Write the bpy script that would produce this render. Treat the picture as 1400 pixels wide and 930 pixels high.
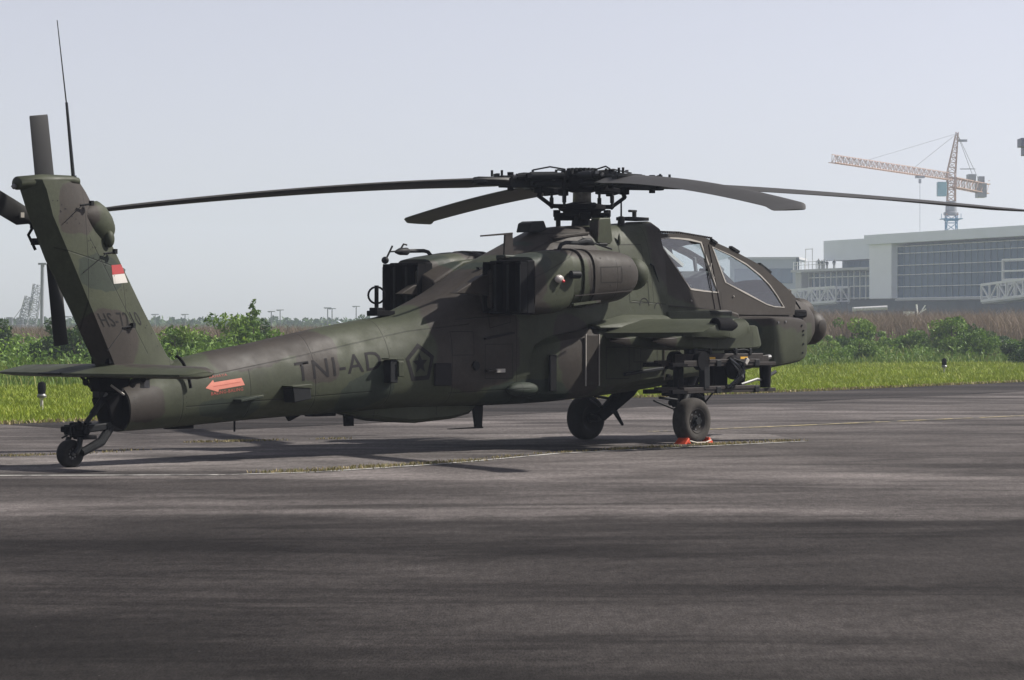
import bpy, bmesh, math, random
import numpy as np
from mathutils import Vector, Matrix, noise
from mathutils.bvhtree import BVHTree
random.seed(7)
R = math.radians
scene = bpy.context.scene
COL = scene.collection
for o in list(bpy.data.objects): bpy.data.objects.remove(o)

# ------------------------------------------------------------------ camera
cam_data = bpy.data.cameras.new('camera')
cam = bpy.data.objects.new('camera', cam_data); COL.objects.link(cam)
cam.location = (0, 0, 1.70); cam.rotation_euler = (R(90), 0, 0)
cam_data.sensor_width = 36; cam_data.lens = 3900/1400*36
cam_data.shift_y = -20/1400
cam_data.clip_start = .5; cam_data.clip_end = 9000
scene.camera = cam

# ------------------------------------------------------------------ sky, sun, exposure
SUN_AZ = R(15)      # from +X turned towards +Y
SUN_EL = R(42)
world = bpy.data.worlds.new('World'); scene.world = world; world.use_nodes = True
wn = world.node_tree.nodes; wl = world.node_tree.links
wn.clear()
sky = wn.new('ShaderNodeTexSky'); sky.sky_type = 'NISHITA'; sky.sun_disc = False
sky.sun_elevation = SUN_EL; sky.sun_rotation = R(90)-SUN_AZ
sky.altitude = 0; sky.air_density = 0.8; sky.dust_density = 0.7; sky.ozone_density = 3.0
bg = wn.new('ShaderNodeBackground'); bg.inputs[1].default_value = 0.071
wo = wn.new('ShaderNodeOutputWorld')
hsv = wn.new('ShaderNodeHueSaturation'); hsv.inputs['Saturation'].default_value = .35   # milky, hazy air
wtint = wn.new('ShaderNodeMix'); wtint.data_type = 'RGBA'; wtint.blend_type = 'MULTIPLY'; wtint.inputs[0].default_value = 1
wtint.inputs[7].default_value = (1.02, .955, .995, 1)
wl.new(sky.outputs[0], hsv.inputs['Color']); wl.new(hsv.outputs[0], wtint.inputs[6])
wl.new(wtint.outputs[2], bg.inputs[0]); wl.new(bg.outputs[0], wo.inputs[0])
sun_d = bpy.data.lights.new('sun', 'SUN'); sun_d.energy = 4.3; sun_d.angle = R(1.1)
sun_d.color = (1, .95, .88)
sun = bpy.data.objects.new('sun', sun_d); COL.objects.link(sun)
sd = Vector((math.cos(SUN_AZ)*math.cos(SUN_EL), math.sin(SUN_AZ)*math.cos(SUN_EL), math.sin(SUN_EL)))
sun.rotation_euler = sd.to_track_quat('Z', 'Y').to_euler(); sun.location = sd*50
scene.view_settings.view_transform = 'Standard'; scene.view_settings.look = 'None'
scene.view_settings.exposure = 0.85; scene.view_settings.gamma = 1
scene.cycles.max_bounces = 6; scene.cycles.transparent_max_bounces = 12
scene.cycles.volume_bounces = 3

# ------------------------------------------------------------------ mesh helpers
class MB:
    def __init__(s): s.v = []; s.f = []
    def add(s, vs, fs):
        n = len(s.v); s.v += [tuple(v) for v in vs]; s.f += [tuple(i+n for i in f) for f in fs]; return s
    def box(s, c, d, rot=None, taper=1.0):
        x, y, z = d[0]/2, d[1]/2, d[2]/2
        vs = [Vector((a*x*(taper if k > 0 else 1), b*y*(taper if k > 0 else 1), k*z)) for k in (-1, 1) for a, b in ((-1,-1),(1,-1),(1,1),(-1,1))]
        if rot is not None: vs = [rot @ v for v in vs]
        vs = [v+Vector(c) for v in vs]
        return s.add(vs, [(3,2,1,0),(4,5,6,7),(0,1,5,4),(1,2,6,5),(2,3,7,6),(3,0,4,7)])
    def bar(s, a, b, w, h, up=(0,0,1)):
        a, b = Vector(a), Vector(b); d = b-a; L = d.length; d.normalize()
        u = Vector(up)
        if abs(d.dot(u)) > .97: u = Vector((1,0,0))
        sx = d.cross(u).normalized(); uz = sx.cross(d)
        m = Matrix((d, sx, uz)).transposed()
        return s.box((a+b)/2, (L, w, h), m)
    def prism(s, poly, axis, a, b):
        """poly of 2-D points swept along axis from a to b; 'y': points are (x,z); 'x': (y,z); 'z': (x,y)"""
        def mk(p, t):
            return (p[0], t, p[1]) if axis == 'y' else ((t, p[0], p[1]) if axis == 'x' else (p[0], p[1], t))
        n = len(poly)
        vs = [mk(p, a) for p in poly]+[mk(p, b) for p in poly]
        fs = [tuple(range(n)), tuple(range(2*n-1, n-1, -1))]
        fs += [(i, i+n, (i+1) % n+n, (i+1) % n) for i in range(n)]
        return s.add(vs, fs)
    def loft(s, rings, cap=True):
        n = len(rings[0]); vs = [p for r in rings for p in r]; fs = []
        for i in range(len(rings)-1):
            for j in range(n):
                k = (j+1) % n
                fs.append((i*n+j, i*n+k, (i+1)*n+k, (i+1)*n+j))
        if cap:
            fs.append(tuple(reversed(range(n)))); fs.append(tuple(range((len(rings)-1)*n, len(rings)*n)))
        return s.add(vs, fs)
    def tube(s, pts, r, n=8, cap=True):
        pts = [Vector(p) for p in pts]; rs = r if isinstance(r, (list, tuple)) else [r]*len(pts)
        rings = []; prev = None
        for i, p in enumerate(pts):
            d = (pts[min(i+1, len(pts)-1)]-pts[max(i-1, 0)]).normalized()
            if prev is None:
                u = d.orthogonal().normalized()
            else:
                u = (prev-d*prev.dot(d)).normalized()
            prev = u; w = d.cross(u)
            rings.append([p+(u*math.cos(t*2*math.pi/n)+w*math.sin(t*2*math.pi/n))*rs[i] for t in range(n)])
        return s.loft(rings, cap)
    def lathe(s, prof, c, axis, n=24):
        """prof: (distance along axis, radius)"""
        ax = Vector(axis).normalized(); u = ax.orthogonal().normalized(); w = ax.cross(u); c = Vector(c)
        return s.loft([[c+ax*h+(u*math.cos(2*math.pi*t/n)+w*math.sin(2*math.pi*t/n))*max(r, 1e-4) for t in range(n)] for h, r in prof])
    def ball(s, c, r, n=12, sc=(1,1,1)):
        c = Vector(c); rings = []
        for i in range(n+1):
            a = -math.pi/2+math.pi*i/n
            rings.append([(c.x+sc[0]*r*max(math.cos(a),1e-3)*math.cos(t*math.pi/n), c.y+sc[1]*r*max(math.cos(a),1e-3)*math.sin(t*math.pi/n), c.z+sc[2]*r*math.sin(a)) for t in range(2*n)])
        return s.loft(rings)
    def mirror_y(s):
        n = len(s.v); s.v += [(x, -y, z) for x, y, z in s.v]; s.f += [tuple(n+i for i in reversed(f)) for f in s.f]; return s
    def mesh(s, name, mat, sharp=35):
        me = bpy.data.meshes.new(name); me.from_pydata(s.v, [], s.f)
        bm = bmesh.new(); bm.from_mesh(me); bmesh.ops.recalc_face_normals(bm, faces=bm.faces); bm.to_mesh(me); bm.free()
        for m in (mat if isinstance(mat, (list, tuple)) else [mat]): me.materials.append(m)
        if sharp: me.shade_smooth(); me.set_sharp_from_angle(angle=R(sharp))
        return me
    def build(s, name, mat, parent=None, bevel=0, sharp=35):
        o = bpy.data.objects.new(name, s.mesh(name, mat, sharp)); COL.objects.link(o); o.parent = parent
        if bevel:
            b = o.modifiers.new('bevel', 'BEVEL'); b.width = bevel; b.segments = 2; b.limit_method = 'ANGLE'; b.angle_limit = R(40)
            b.harden_normals = False
        return o
def obj(name, me, parent=None):
    o = bpy.data.objects.new(name, me); COL.objects.link(o); o.parent = parent; return o
def tag(o, label=None, cat=None, group=None, kind=None):
    if label: o['label'] = label
    if cat: o['category'] = cat
    if group: o['group'] = group
    if kind: o['kind'] = kind
    return o
def thing(name, loc, rz, label, cat, group=None):
    o = bpy.data.objects.new(name, None); COL.objects.link(o); o.empty_display_size = .3
    o.location = loc; o.rotation_euler = (0, 0, rz); return tag(o, label, cat, group)
def cr(p0, p1, p2, p3, t):
    return [0.5*(2*b+(c-a)*t+(2*a-5*b+4*c-d)*t*t+(-a+3*b-3*c+d)*t**3) for a, b, c, d in zip(p0, p1, p2, p3)]
def dense(P, sub):
    """Catmull-Rom through a list of equal length vectors"""
    out = []
    for i in range(len(P)-1):
        a = P[max(i-1, 0)]; b = P[i]; c = P[i+1]; d = P[min(i+2, len(P)-1)]
        for k in range(sub): out.append(cr(a, b, c, d, k/sub))
    out.append(list(P[-1])); return out
def lin(P, sub):
    out = []
    for i in range(len(P)-1):
        for k in range(sub):
            t = k/sub; out.append([a*(1-t)+b*t for a, b in zip(P[i], P[i+1])])
    out.append(list(P[-1])); return out

# ------------------------------------------------------------------ material helpers
def new_mat(name):
    m = bpy.data.materials.new(name); m.use_nodes = True; nt = m.node_tree
    b = nt.nodes['Principled BSDF']; return m, nt, b
class N:
    """tiny node-graph writer"""
    def __init__(s, nt): s.nt = nt; s.n = nt.nodes; s.l = nt.links
    def put(s, sock, v):
        if isinstance(v, bpy.types.NodeSocket): s.l.new(v, sock)
        elif v is not None: sock.default_value = v
    def math(s, op, a, b=None, c=None, clamp=False):
        m = s.n.new('ShaderNodeMath'); m.operation = op; m.use_clamp = clamp
        s.put(m.inputs[0], a)
        if b is not None: s.put(m.inputs[1], b)
        if c is not None: s.put(m.inputs[2], c)
        return m.outputs[0]
    def coord(s, kind='Object'): return s.n.new('ShaderNodeTexCoord').outputs[kind]
    def pos(s): return s.n.new('ShaderNodeNewGeometry').outputs['Position']
    def xyz(s, v):
        m = s.n.new('ShaderNodeSeparateXYZ'); s.put(m.inputs[0], v); return m.outputs
    def comb(s, x, y, z):
        m = s.n.new('ShaderNodeCombineXYZ'); s.put(m.inputs[0], x); s.put(m.inputs[1], y); s.put(m.inputs[2], z); return m.outputs[0]
    def map(s, v, scale=(1,1,1), loc=(0,0,0), rot=(0,0,0)):
        m = s.n.new('ShaderNodeMapping'); s.put(m.inputs[0], v); m.inputs['Scale'].default_value = scale
        m.inputs['Location'].default_value = loc; m.inputs['Rotation'].default_value = rot; return m.outputs[0]
    def noise(s, v, scale=5, detail=4, rough=.55, dist=0, out=0):
        m = s.n.new('ShaderNodeTexNoise'); s.put(m.inputs['Vector'], v); m.inputs['Scale'].default_value = scale
        m.inputs['Detail'].default_value = detail; m.inputs['Roughness'].default_value = rough
        m.inputs['Distortion'].default_value = dist; return m.outputs[out]
    def range(s, v, a, b, c=0, d=1, smooth=False):
        m = s.n.new('ShaderNodeMapRange'); s.put(m.inputs[0], v)
        if smooth: m.interpolation_type = 'SMOOTHSTEP'
        for i, k in enumerate((a, b, c, d)): m.inputs[i+1].default_value = k
        return m.outputs[0]
    def mix(s, f, a, b):
        m = s.n.new('ShaderNodeMix'); m.data_type = 'RGBA'
        s.put(m.inputs[0], f); s.put(m.inputs[6], a if not isinstance(a, tuple) else (*a, 1)[:4]); s.put(m.inputs[7], b if not isinstance(b, tuple) else (*b, 1)[:4])
        return m.outputs[2]
    def mul(s, a, f):
        m = s.n.new('ShaderNodeMix'); m.data_type = 'RGBA'; m.blend_type = 'MULTIPLY'; m.inputs[0].default_value = 1
        s.put(m.inputs[6], a if not isinstance(a, tuple) else (*a, 1)[:4]); s.put(m.inputs[7], f)
        return m.outputs[2]
    def bump(s, h, strength=.3, dist=.01):
        m = s.n.new('ShaderNodeBump'); m.inputs['Strength'].default_value = strength; m.inputs['Distance'].default_value = dist
        s.put(m.inputs['Height'], h); return m.outputs[0]
def simple(name, col, rough=.6, metal=0, var=.15, scale=8, spec=None, bump=0):
    if spec is None: spec = .12 if max(col) < .1 else .35
    m, nt, b = new_mat(name); g = N(nt)
    v = g.coord()
    f = g.range(g.noise(v, scale, 5, .6), .25, .75, 1-var, 1+var)
    g.put(b.inputs['Base Color'], g.mul(tuple(col), g.comb(f, f, f)))
    b.inputs['Roughness'].default_value = rough; b.inputs['Metallic'].default_value = metal
    b.inputs['Specular IOR Level'].default_value = spec
    if bump: g.put(b.inputs['Normal'], g.bump(g.noise(v, scale*3, 4), bump, .01))
    return m
def flat_emis(name, col, e):
    m, nt, b = new_mat(name); b.inputs['Base Color'].default_value = (*col, 1)
    b.inputs['Emission Color'].default_value = (*col, 1); b.inputs['Emission Strength'].default_value = e; return m

def camo_material(name, patches, darks, lines=()):
    m, nt, b = new_mat(name); g = N(nt)
    v = g.coord()
    wob = g.noise(v, 2.2, 3, .5, 0, 1)
    wx = g.xyz(wob); c = g.xyz(v)
    x = g.math('ADD', c[0], g.math('MULTIPLY', g.math('SUBTRACT', wx[0], .5), .32))
    z = g.math('ADD', c[2], g.math('MULTIPLY', g.math('SUBTRACT', wx[1], .5), .32))
    def mask(lst):
        best = None
        for cx, cz, rx, rz, rot in lst:
            ca, sa = math.cos(R(rot)), math.sin(R(rot))
            dx = g.math('SUBTRACT', x, cx); dz = g.math('SUBTRACT', z, cz)
            u = g.math('ADD', g.math('MULTIPLY', dx, ca/rx), g.math('MULTIPLY', dz, sa/rx))
            w = g.math('ADD', g.math('MULTIPLY', dx, -sa/rz), g.math('MULTIPLY', dz, ca/rz))
            d = g.math('ADD', g.math('POWER', g.math('ABSOLUTE', u), 3), g.math('POWER', g.math('ABSOLUTE', w), 3))
            best = d if best is None else g.math('MINIMUM', best, d)
        return g.range(best, .88, 1.12, 1, 0, True)
    green, dgreen, brown = (.0365, .0415, .0245), (.021, .028, .020), (.031, .026, .0215)
    col = g.mix(mask(darks), green, dgreen)
    col = g.mix(mask(patches), col, brown)
    # weathering
    f1 = g.range(g.noise(v, 1.7, 7, .7), .3, .7, .78, 1.2)
    f2 = g.range(g.noise(g.map(v, (9, 9, 2.2)), 1.6, 5, .6), .3, .75, .93, 1.07)
    f3 = g.range(g.noise(v, 30, 4, .7), .3, .7, .88, 1.12)
    f = g.math('MULTIPLY', g.math('MULTIPLY', f1, f2), f3)
    h = None
    for lx, z0, z1 in lines:
        d = g.math('ABSOLUTE', g.math('SUBTRACT', c[0], lx))
        inz = g.math('MULTIPLY', g.math('GREATER_THAN', c[2], z0), g.math('LESS_THAN', c[2], z1))
        l = g.math('MULTIPLY', g.range(d, .004, .010, 1, 0), inz)
        h = l if h is None else g.math('MAXIMUM', h, l)
    for x0, z0, x1, z1 in SEAMS:
        L = math.hypot(x1-x0, z1-z0); ux, uz = (x1-x0)/L, (z1-z0)/L
        dx = g.math('SUBTRACT', c[0], x0); dz = g.math('SUBTRACT', c[2], z0)
        d = g.math('ABSOLUTE', g.math('SUBTRACT', g.math('MULTIPLY', dx, uz), g.math('MULTIPLY', dz, ux)))
        inx = g.math('MULTIPLY', g.math('GREATER_THAN', c[0], x0), g.math('LESS_THAN', c[0], x1))
        l = g.math('MULTIPLY', g.range(d, .004, .010, 1, 0), inx); h = g.math('MAXIMUM', h, l)
    # rows of rivets beside the frames
    rx = g.math('ABSOLUTE', g.math('SUBTRACT', g.math('FRACT', g.math('MULTIPLY', c[2], 14)), .5))
    for lx in (-8.90, -6.80, -5.55, -4.50, -3.30, -.95, -9.65, -10.25):
        d = g.math('ADD', g.math('ABSOLUTE', g.math('SUBTRACT', c[0], lx)), g.math('MULTIPLY', rx, .07)); h = g.math('MAXIMUM', h, g.math('MULTIPLY', g.range(d, .006, .011, 1, 0), .7))
    if h is not None:
        f = g.math('MULTIPLY', f, g.math('SUBTRACT', 1, g.math('MULTIPLY', h, .5)))
    g.put(b.inputs['Base Color'], g.mul(col, g.comb(f, f, f)))
    g.put(b.inputs['Roughness'], g.range(g.noise(v, 3, 4), .3, .7, .5, .72))
    b.inputs['Specular IOR Level'].default_value = .2
    hh = g.noise(v, 4, 3, .5)
    if h is not None: hh = g.math('SUBTRACT', hh, g.math('MULTIPLY', h, .6))
    g.put(b.inputs['Normal'], g.bump(hh, .35, .012))
    return m
PATCH = [(-7.55, 1.40, .85, .20, 9), (-6.75, 1.32, .34, .36, 0), (-9.62, .78, .36, .24, 0), (-4.05, 1.45, .80, .62, 10), (-4.15, 1.98, .75, .38, 36),
         (-9.90, 1.55, .46, .34, -25), (-10.42, 3.08, .34, .30, 0), (-2.05, 2.45, .60, .5, 0), (-2.75, 2.70, .35, .12, 0), (-2.25, 1.25, .40, .6, 0), (-2.0, 2.98, .6, .16, 10),
         (1.35, 2.45, 1.75, .60, -14), (3.80, 2.0, .92, .30, 0), (4.2, 1.68, .4, .4, 0)]
DARK = [(-6.0, .85, .45, .22, 20), (-8.2, .68, .5, .14, 0), (-3.2, .65, .7, .3, 0), (1.42, 1.45, .36, .45, 0), (-2.7, 3.0, .3, .3, 0), (-10.1, 2.35, .35, .2, 0), (-3.6, 2.62, .25, .2, 0)]
SEAMS = [(-8.9, 1.02, -7.2, 1.28), (-7.2, 1.28, -5.2, 1.62), (-5.2, 1.62, -4.2, 1.72), (-8.9, .70, -5.9, .84), (-4.6, .80, -3.2, .84), (-3.9, 2.26, -2.4, 2.86), (-4.4, 1.78, -3.2, 1.86), (-.9, 2.05, -.1, 2.0), (-10.25, 2.75, -9.35, 1.35), (-10.75, 2.62, -9.9, 2.42)]
LINES = [(-8.95, .5, 1.6), (-7.9, .4, 1.15), (-6.85, .4, 1.7), (-5.6, .5, 1.9), (-4.55, .5, 1.5), (-3.35, .5, 1.9), (-1.0, .6, 1.6), (-.2, 1.0, 1.6), (.45, .8, 1.75), (1.33, 1.1, 2.2), (-9.7, 1.6, 3.3), (-10.3, 1.3, 3.3), (-2.05, 1.95, 2.6), (-2.6, 2.1, 2.6), (-2.75, 2.1, 2.6), (-.4, 2.0, 3.2)]
M = {}
M['camo'] = camo_material('camouflage_paint', PATCH, DARK, LINES)
M['dark'] = simple('dark_grey_metal', (.012, .013, .014), .55, 0, .3, 12)
M['black'] = simple('soot_black', (.005, .005, .006), .85, 0, .3, 8, .08)
M['blade'] = simple('blade_grey_paint', (.030, .029, .027), .6, 0, .12, 3, .3)
M['tailblade'] = simple('tail_blade_paint', (.020, .020, .019), .5, 0, .15, 4, .5)
M['rubber'] = simple('tyre_rubber', (.012, .0115, .011), .85, 0, .3, 20, .3, .3)
M['dustrub'] = simple('dusty_tyre_rubber', (.040, .036, .032), .9, 0, .3, 14, .25, .3)
M['steel'] = simple('bare_steel', (.16, .16, .16), .45, .5, .2, 20)
M['rack'] = simple('rack_brown_grey', (.032, .028, .026), .55, 0, .2, 10)
M['mark'] = simple('dark_marking_paint', (.012, .011, .012), .65, 0, .15, 6)
M['seam'] = simple('panel_gap', (.016, .016, .014), .7, 0, .2, 6)
M['markhs'] = simple('faded_marking_paint', (.013, .013, .013), .65, 0, .15, 6)
M['red'] = simple('flag_red', (.26, .02, .02), .6, 0, .06, 6)
M['white'] = simple('flag_white', (.42, .40, .37), .6, 0, .06, 6)
M['pink'] = simple('faded_arrow_red', (.50, .17, .12), .65, 0, .12, 8)
M['redtext'] = simple('red_stencil', (.33, .07, .05), .65, 0, .15, 8)
M['orange'] = simple('chock_orange', (.60, .07, .025), .55, 0, .12, 10)
M['rope'] = simple('chock_rope', (.5, .45, .38), .8, 0, .1, 10)
M['yellow'] = simple('yellow_label', (.6, .33, .03), .6, 0, .15, 10)
M['trim'] = simple('window_sealant', (.33, .31, .28), .6, 0, .1, 10)
M['seat'] = simple('seat_dark', (.02, .022, .024), .7, 0, .3, 8)
M['cream'] = simple('cockpit_liner', (.55, .54, .50), .7, 0, .08, 8)
M['grey'] = simple('cockpit_grey', (.12, .13, .13), .7, 0, .2, 8)
M['lens'] = simple('dark_lens', (.01, .012, .016), .12, 0, .05, 8, .7)
M['lampred'] = simple('red_lamp', (.5, .02, .03), .25, 0, .05, 8, .6)
M['lampwhite'] = simple('clear_lamp', (.36, .33, .31), .25, 0, .1, 30, .6)
def glass_mat(name, tint, refl):
    m, nt, b = new_mat(name); g = N(nt); nt.nodes.remove(b)
    out = [n for n in nt.nodes if n.type == 'OUTPUT_MATERIAL'][0]
    t = nt.nodes.new('ShaderNodeBsdfTransparent'); t.inputs[0].default_value = (*tint, 1)
    gl = nt.nodes.new('ShaderNodeBsdfGlossy'); gl.inputs['Roughness'].default_value = .03; gl.inputs[0].default_value = (1, 1, 1, 1)
    lw = nt.nodes.new('ShaderNodeLayerWeight'); lw.inputs[0].default_value = .5
    f = g.math('ADD', refl, g.math('MULTIPLY', g.math('POWER', lw.outputs['Facing'], 4.0), .8), None, True)
    mx = nt.nodes.new('ShaderNodeMixShader'); g.put(mx.inputs[0], f); nt.links.new(t.outputs[0], mx.inputs[1]); nt.links.new(gl.outputs[0], mx.inputs[2])
    nt.links.new(mx.outputs[0], out.inputs[0]); return m
M['glass'] = glass_mat('canopy_glass', (.84, .89, .90), .10)
# ------------------------------------------------------------------ the helicopter (modelled in its own frame: x forward, y to port, z up)
heli = thing('attack_helicopter', (1.84, 41.7, 0), R(47), 'green and brown camouflaged two seat attack helicopter parked on the apron', 'helicopter')
C = M['camo']
def P(mb, name, mat=None, parent=heli, bevel=0, sharp=35, label=None):
    o = mb.build(name, mat or C, parent, bevel, sharp)
    if label: o['label'] = label
    return o

# fuselage: half profile bottom -> top at each station
def st(x, *pts): return [x]+[c for p in pts for c in p]
SECT = [
 st(-9.72, (0,.41),(.13,.43),(.235,.53),(.265,.68),(.23,.82),(.15,.91),(.08,.95),(0,.955)),
 st(-9.2,  (0,.43),(.15,.45),(.27,.57),(.30,.75),(.26,.93),(.17,1.06),(.09,1.12),(0,1.14)),
 st(-8.6,  (0,.46),(.17,.48),(.31,.61),(.345,.83),(.30,1.06),(.20,1.22),(.10,1.30),(0,1.325)),
 st(-7.6,  (0,.51),(.19,.53),(.36,.68),(.40,.92),(.35,1.18),(.24,1.36),(.12,1.45),(0,1.475)),
 st(-6.6,  (0,.55),(.22,.57),(.42,.73),(.46,.99),(.41,1.28),(.28,1.50),(.14,1.61),(0,1.64)),
 st(-5.7,  (0,.58),(.26,.60),(.48,.76),(.53,1.03),(.48,1.36),(.33,1.62),(.17,1.74),(0,1.765)),
 st(-5.2,  (0,.585),(.30,.61),(.53,.77),(.58,1.06),(.53,1.42),(.38,1.68),(.20,1.80),(0,1.83)),
 st(-4.7,  (0,.59),(.36,.62),(.59,.78),(.63,1.10),(.60,1.50),(.45,1.80),(.24,1.95),(0,1.985)),
 st(-4.15, (0,.60),(.42,.63),(.63,.80),(.66,1.15),(.64,1.62),(.50,1.98),(.28,2.16),(0,2.20)),
 st(-3.58, (0,.61),(.45,.63),(.66,.82),(.68,1.2),(.67,1.75),(.53,2.22),(.31,2.43),(0,2.47)),
 st(-2.85, (0,.62),(.46,.64),(.68,.84),(.70,1.25),(.69,1.85),(.55,2.45),(.34,2.72),(0,2.765)),
 st(-2.2,  (0,.64),(.46,.66),(.68,.86),(.70,1.28),(.69,1.90),(.56,2.62),(.37,2.96),(0,3.02)),
 st(-1.9,  (0,.66),(.46,.68),(.68,.88),(.70,1.28),(.69,1.90),(.56,2.68),(.38,3.03),(0,3.09)),
 st(-1.1,  (0,.71),(.46,.73),(.68,.92),(.69,1.3),(.68,1.90),(.56,2.70),(.38,3.08),(0,3.14)),
 st(-.45,  (0,.76),(.46,.78),(.65,.95),(.67,1.32),(.65,1.90),(.56,2.70),(.38,3.12),(0,3.18)),
 st(-.05,  (0,.80),(.46,.82),(.61,.98),(.64,1.34),(.62,1.90),(.55,2.68),(.38,3.14),(0,3.21)),
]
rings = []
for s in dense(SECT, 4):
    x = s[0]; half = [(s[1+2*i], s[2+2*i]) for i in range(8)]
    hp = dense(half, 4)
    hp = [(max(0, a), b) for a, b in hp]
    ring = [(x, -y, z) for y, z in hp]+[(x, y, z) for y, z in reversed(hp[1:-1])]
    rings.append(ring)
hull = MB().loft(rings)
P(hull, 'fuselage', sharp=50)
# deck front fairing wall above the rear cockpit
mb = MB(); mb.loft([[(-.05, -.38, 2.6), (-.05, -.36, 3.12), (-.05, -.2, 3.22), (-.05, .2, 3.22), (-.05, .36, 3.12), (-.05, .38, 2.6)],
                    [(.16, -.42, 2.6), (.10, -.36, 3.10), (.08, -.2, 3.20), (.08, .2, 3.20), (.10, .36, 3.10), (.16, .42, 2.6)]])
P(mb, 'deck_fairing', bevel=.03)

# front fuselage below the canopy
FS = [
 st(-.10, (0,.80),(.38,.82),(.52,.98),(.56,1.35),(.55,1.70),(.54,1.85),(.52,1.90),(0,1.90)),
 st(.6,   (0,.84),(.36,.86),(.50,1.00),(.54,1.35),(.54,1.70),(.53,1.85),(.51,1.90),(0,1.90)),
 st(1.4,  (0,.92),(.34,.94),(.48,1.06),(.52,1.35),(.52,1.68),(.51,1.83),(.49,1.88),(0,1.88)),
 st(2.2,  (0,1.02),(.32,1.04),(.46,1.13),(.49,1.36),(.49,1.66),(.48,1.82),(.46,1.88),(0,1.88)),
 st(2.9,  (0,1.14),(.30,1.16),(.43,1.23),(.46,1.40),(.46,1.66),(.45,1.84),(.42,1.95),(0,1.98)),
 st(3.05, (0,1.17),(.30,1.19),(.42,1.26),(.44,1.42),(.45,1.70),(.43,1.92),(.36,2.10),(0,2.22)),
 st(3.45, (0,1.27),(.28,1.29),(.37,1.36),(.40,1.48),(.40,1.72),(.37,1.93),(.26,2.10),(0,2.17)),
 st(3.80, (0,1.40),(.22,1.42),(.29,1.48),(.32,1.56),(.32,1.74),(.29,1.90),(.2,2.02),(0,2.07)),
 st(3.95, (0,1.50),(.16,1.52),(.22,1.56),(.25,1.62),(.25,1.76),(.22,1.87),(.15,1.95),(0,1.98)),
]
rings = []
for s in lin(FS, 3):
    half = [(s[1+2*i], s[2+2*i]) for i in range(8)]; hp = dense(half, 3)
    hp = [(max(0, a), b) for a, b in hp]
    rings.append([(s[0], -y, z) for y, z in hp]+[(s[0], y, z) for y, z in reversed(hp[1:-1])])
P(MB().loft(rings), 'forward_fuselage', sharp=40)

# canopy: flat side panels with window openings, lean inwards
def cy(z): return .515-(max(z, 1.85)-1.85)*.105
def side_panel(outline, holes, sgn, name, th=.03, off=0.0, mat=None, parent=heli, bevel=0):
    from mathutils.geometry import tessellate_polygon
    loops = [[Vector((x, z, 0)) for x, z in outline]]+[[Vector((x, z, 0)) for x, z in h] for h in holes]
    tris = tessellate_polygon(loops); pts = [p for l in loops for p in l]
    n = len(pts); mb = MB()
    vs = [(p.x, sgn*(cy(p.y)+off), p.y) for p in pts]+[(p.x, sgn*(cy(p.y)+off-th), p.y) for p in pts]
    fs = [tuple(t) for t in tris]+[tuple(i+n for i in reversed(t)) for t in tris]
    k = 0
    for l in loops:
        m = len(l)
        for i in range(m): a, b_ = k+i, k+(i+1) % m; fs.append((a, b_, b_+n, a+n))
        k += m
    mb.add(vs, fs); return P(mb, name, mat, parent, bevel, 30)
CAN = [(-.12, 1.86), (3.08, 1.86), (3.16, 2.12), (2.95, 2.27), (2.37, 2.60), (1.66, 2.84), (1.05, 3.00), (.46, 3.045), (-.12, 3.03)]
AFT = [(-.05, 2.955), (.2, 2.985), (.45, 2.985), (.7, 2.975), (.97, 2.935), (1.13, 2.56), (1.28, 2.18), (.95, 2.195), (.63, 2.22), (.28, 2.60)]
FWD = [(1.21, 2.87), (1.62, 2.76), (2.0, 2.63), (2.33, 2.46), (2.54, 2.31), (2.70, 2.15), (2.85, 1.97), (2.62, 1.975), (2.42, 2.01), (1.93, 2.17), (1.45, 2.34), (1.33, 2.60)]
def inset(poly, d):
    cx = sum(p[0] for p in poly)/len(poly); cz = sum(p[1] for p in poly)/len(poly); out = []
    for x, z in poly:
        v = Vector((cx-x, cz-z)); v.normalize(); out.append((x+v.x*d, z+v.y*d))
    return out
for sgn in (-1, 1):
    side_panel(CAN, [AFT, FWD], sgn, 'canopy_side', .035)
    for w in (AFT, FWD):
        f = side_panel(w, [inset(w, .028)], sgn, 'window_trim', .03, .006, M['trim'])
        poly = inset(w, .02)
        mb = MB(); mb.add([(x, sgn*(cy(z)-.012), z) for x, z in poly], [tuple(range(len(poly)))])
        P(mb, 'window_pane', M['glass'], f, sharp=0)
# canopy roof ribs: bands across, glass between
top = [(-.12, 3.03), (.10, 3.04), (.46, 3.045), (1.05, 3.00), (1.20, 2.965), (1.40, 2.91), (1.66, 2.84), (2.37, 2.60), (2.80, 2.36), (2.95, 2.27), (3.16, 2.12)]
def roofband(a, b, name, mat, lift=.02, par=heli):
    mb = MB(); pts = top[a:b+1]
    for yi in range(4):
        y0, y1 = -1+yi*.5, -1+(yi+1)*.5
        for i in range(len(pts)-1):
            (xa, za), (xb, zb) = pts[i], pts[i+1]
            def q(x, z, t): return (x, t*cy(z), z+lift*(1-t*t)*2)
            v = [q(xa, za, y0), q(xb, zb, y0), q(xb, zb, y1), q(xa, za, y1)]
            w = [(x, y, z-.03) for x, y, z in v]
            mb.add(v+w, [(0,1,2,3),(7,6,5,4),(0,4,5,1),(1,5,6,2),(2,6,7,3),(3,7,4,0)])
    return P(mb, name, mat, par, sharp=40)
roofband(0, 1, 'canopy_rib', C); roofband(3, 5, 'canopy_rib', C); roofband(8, 10, 'canopy_rib', C)
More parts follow.
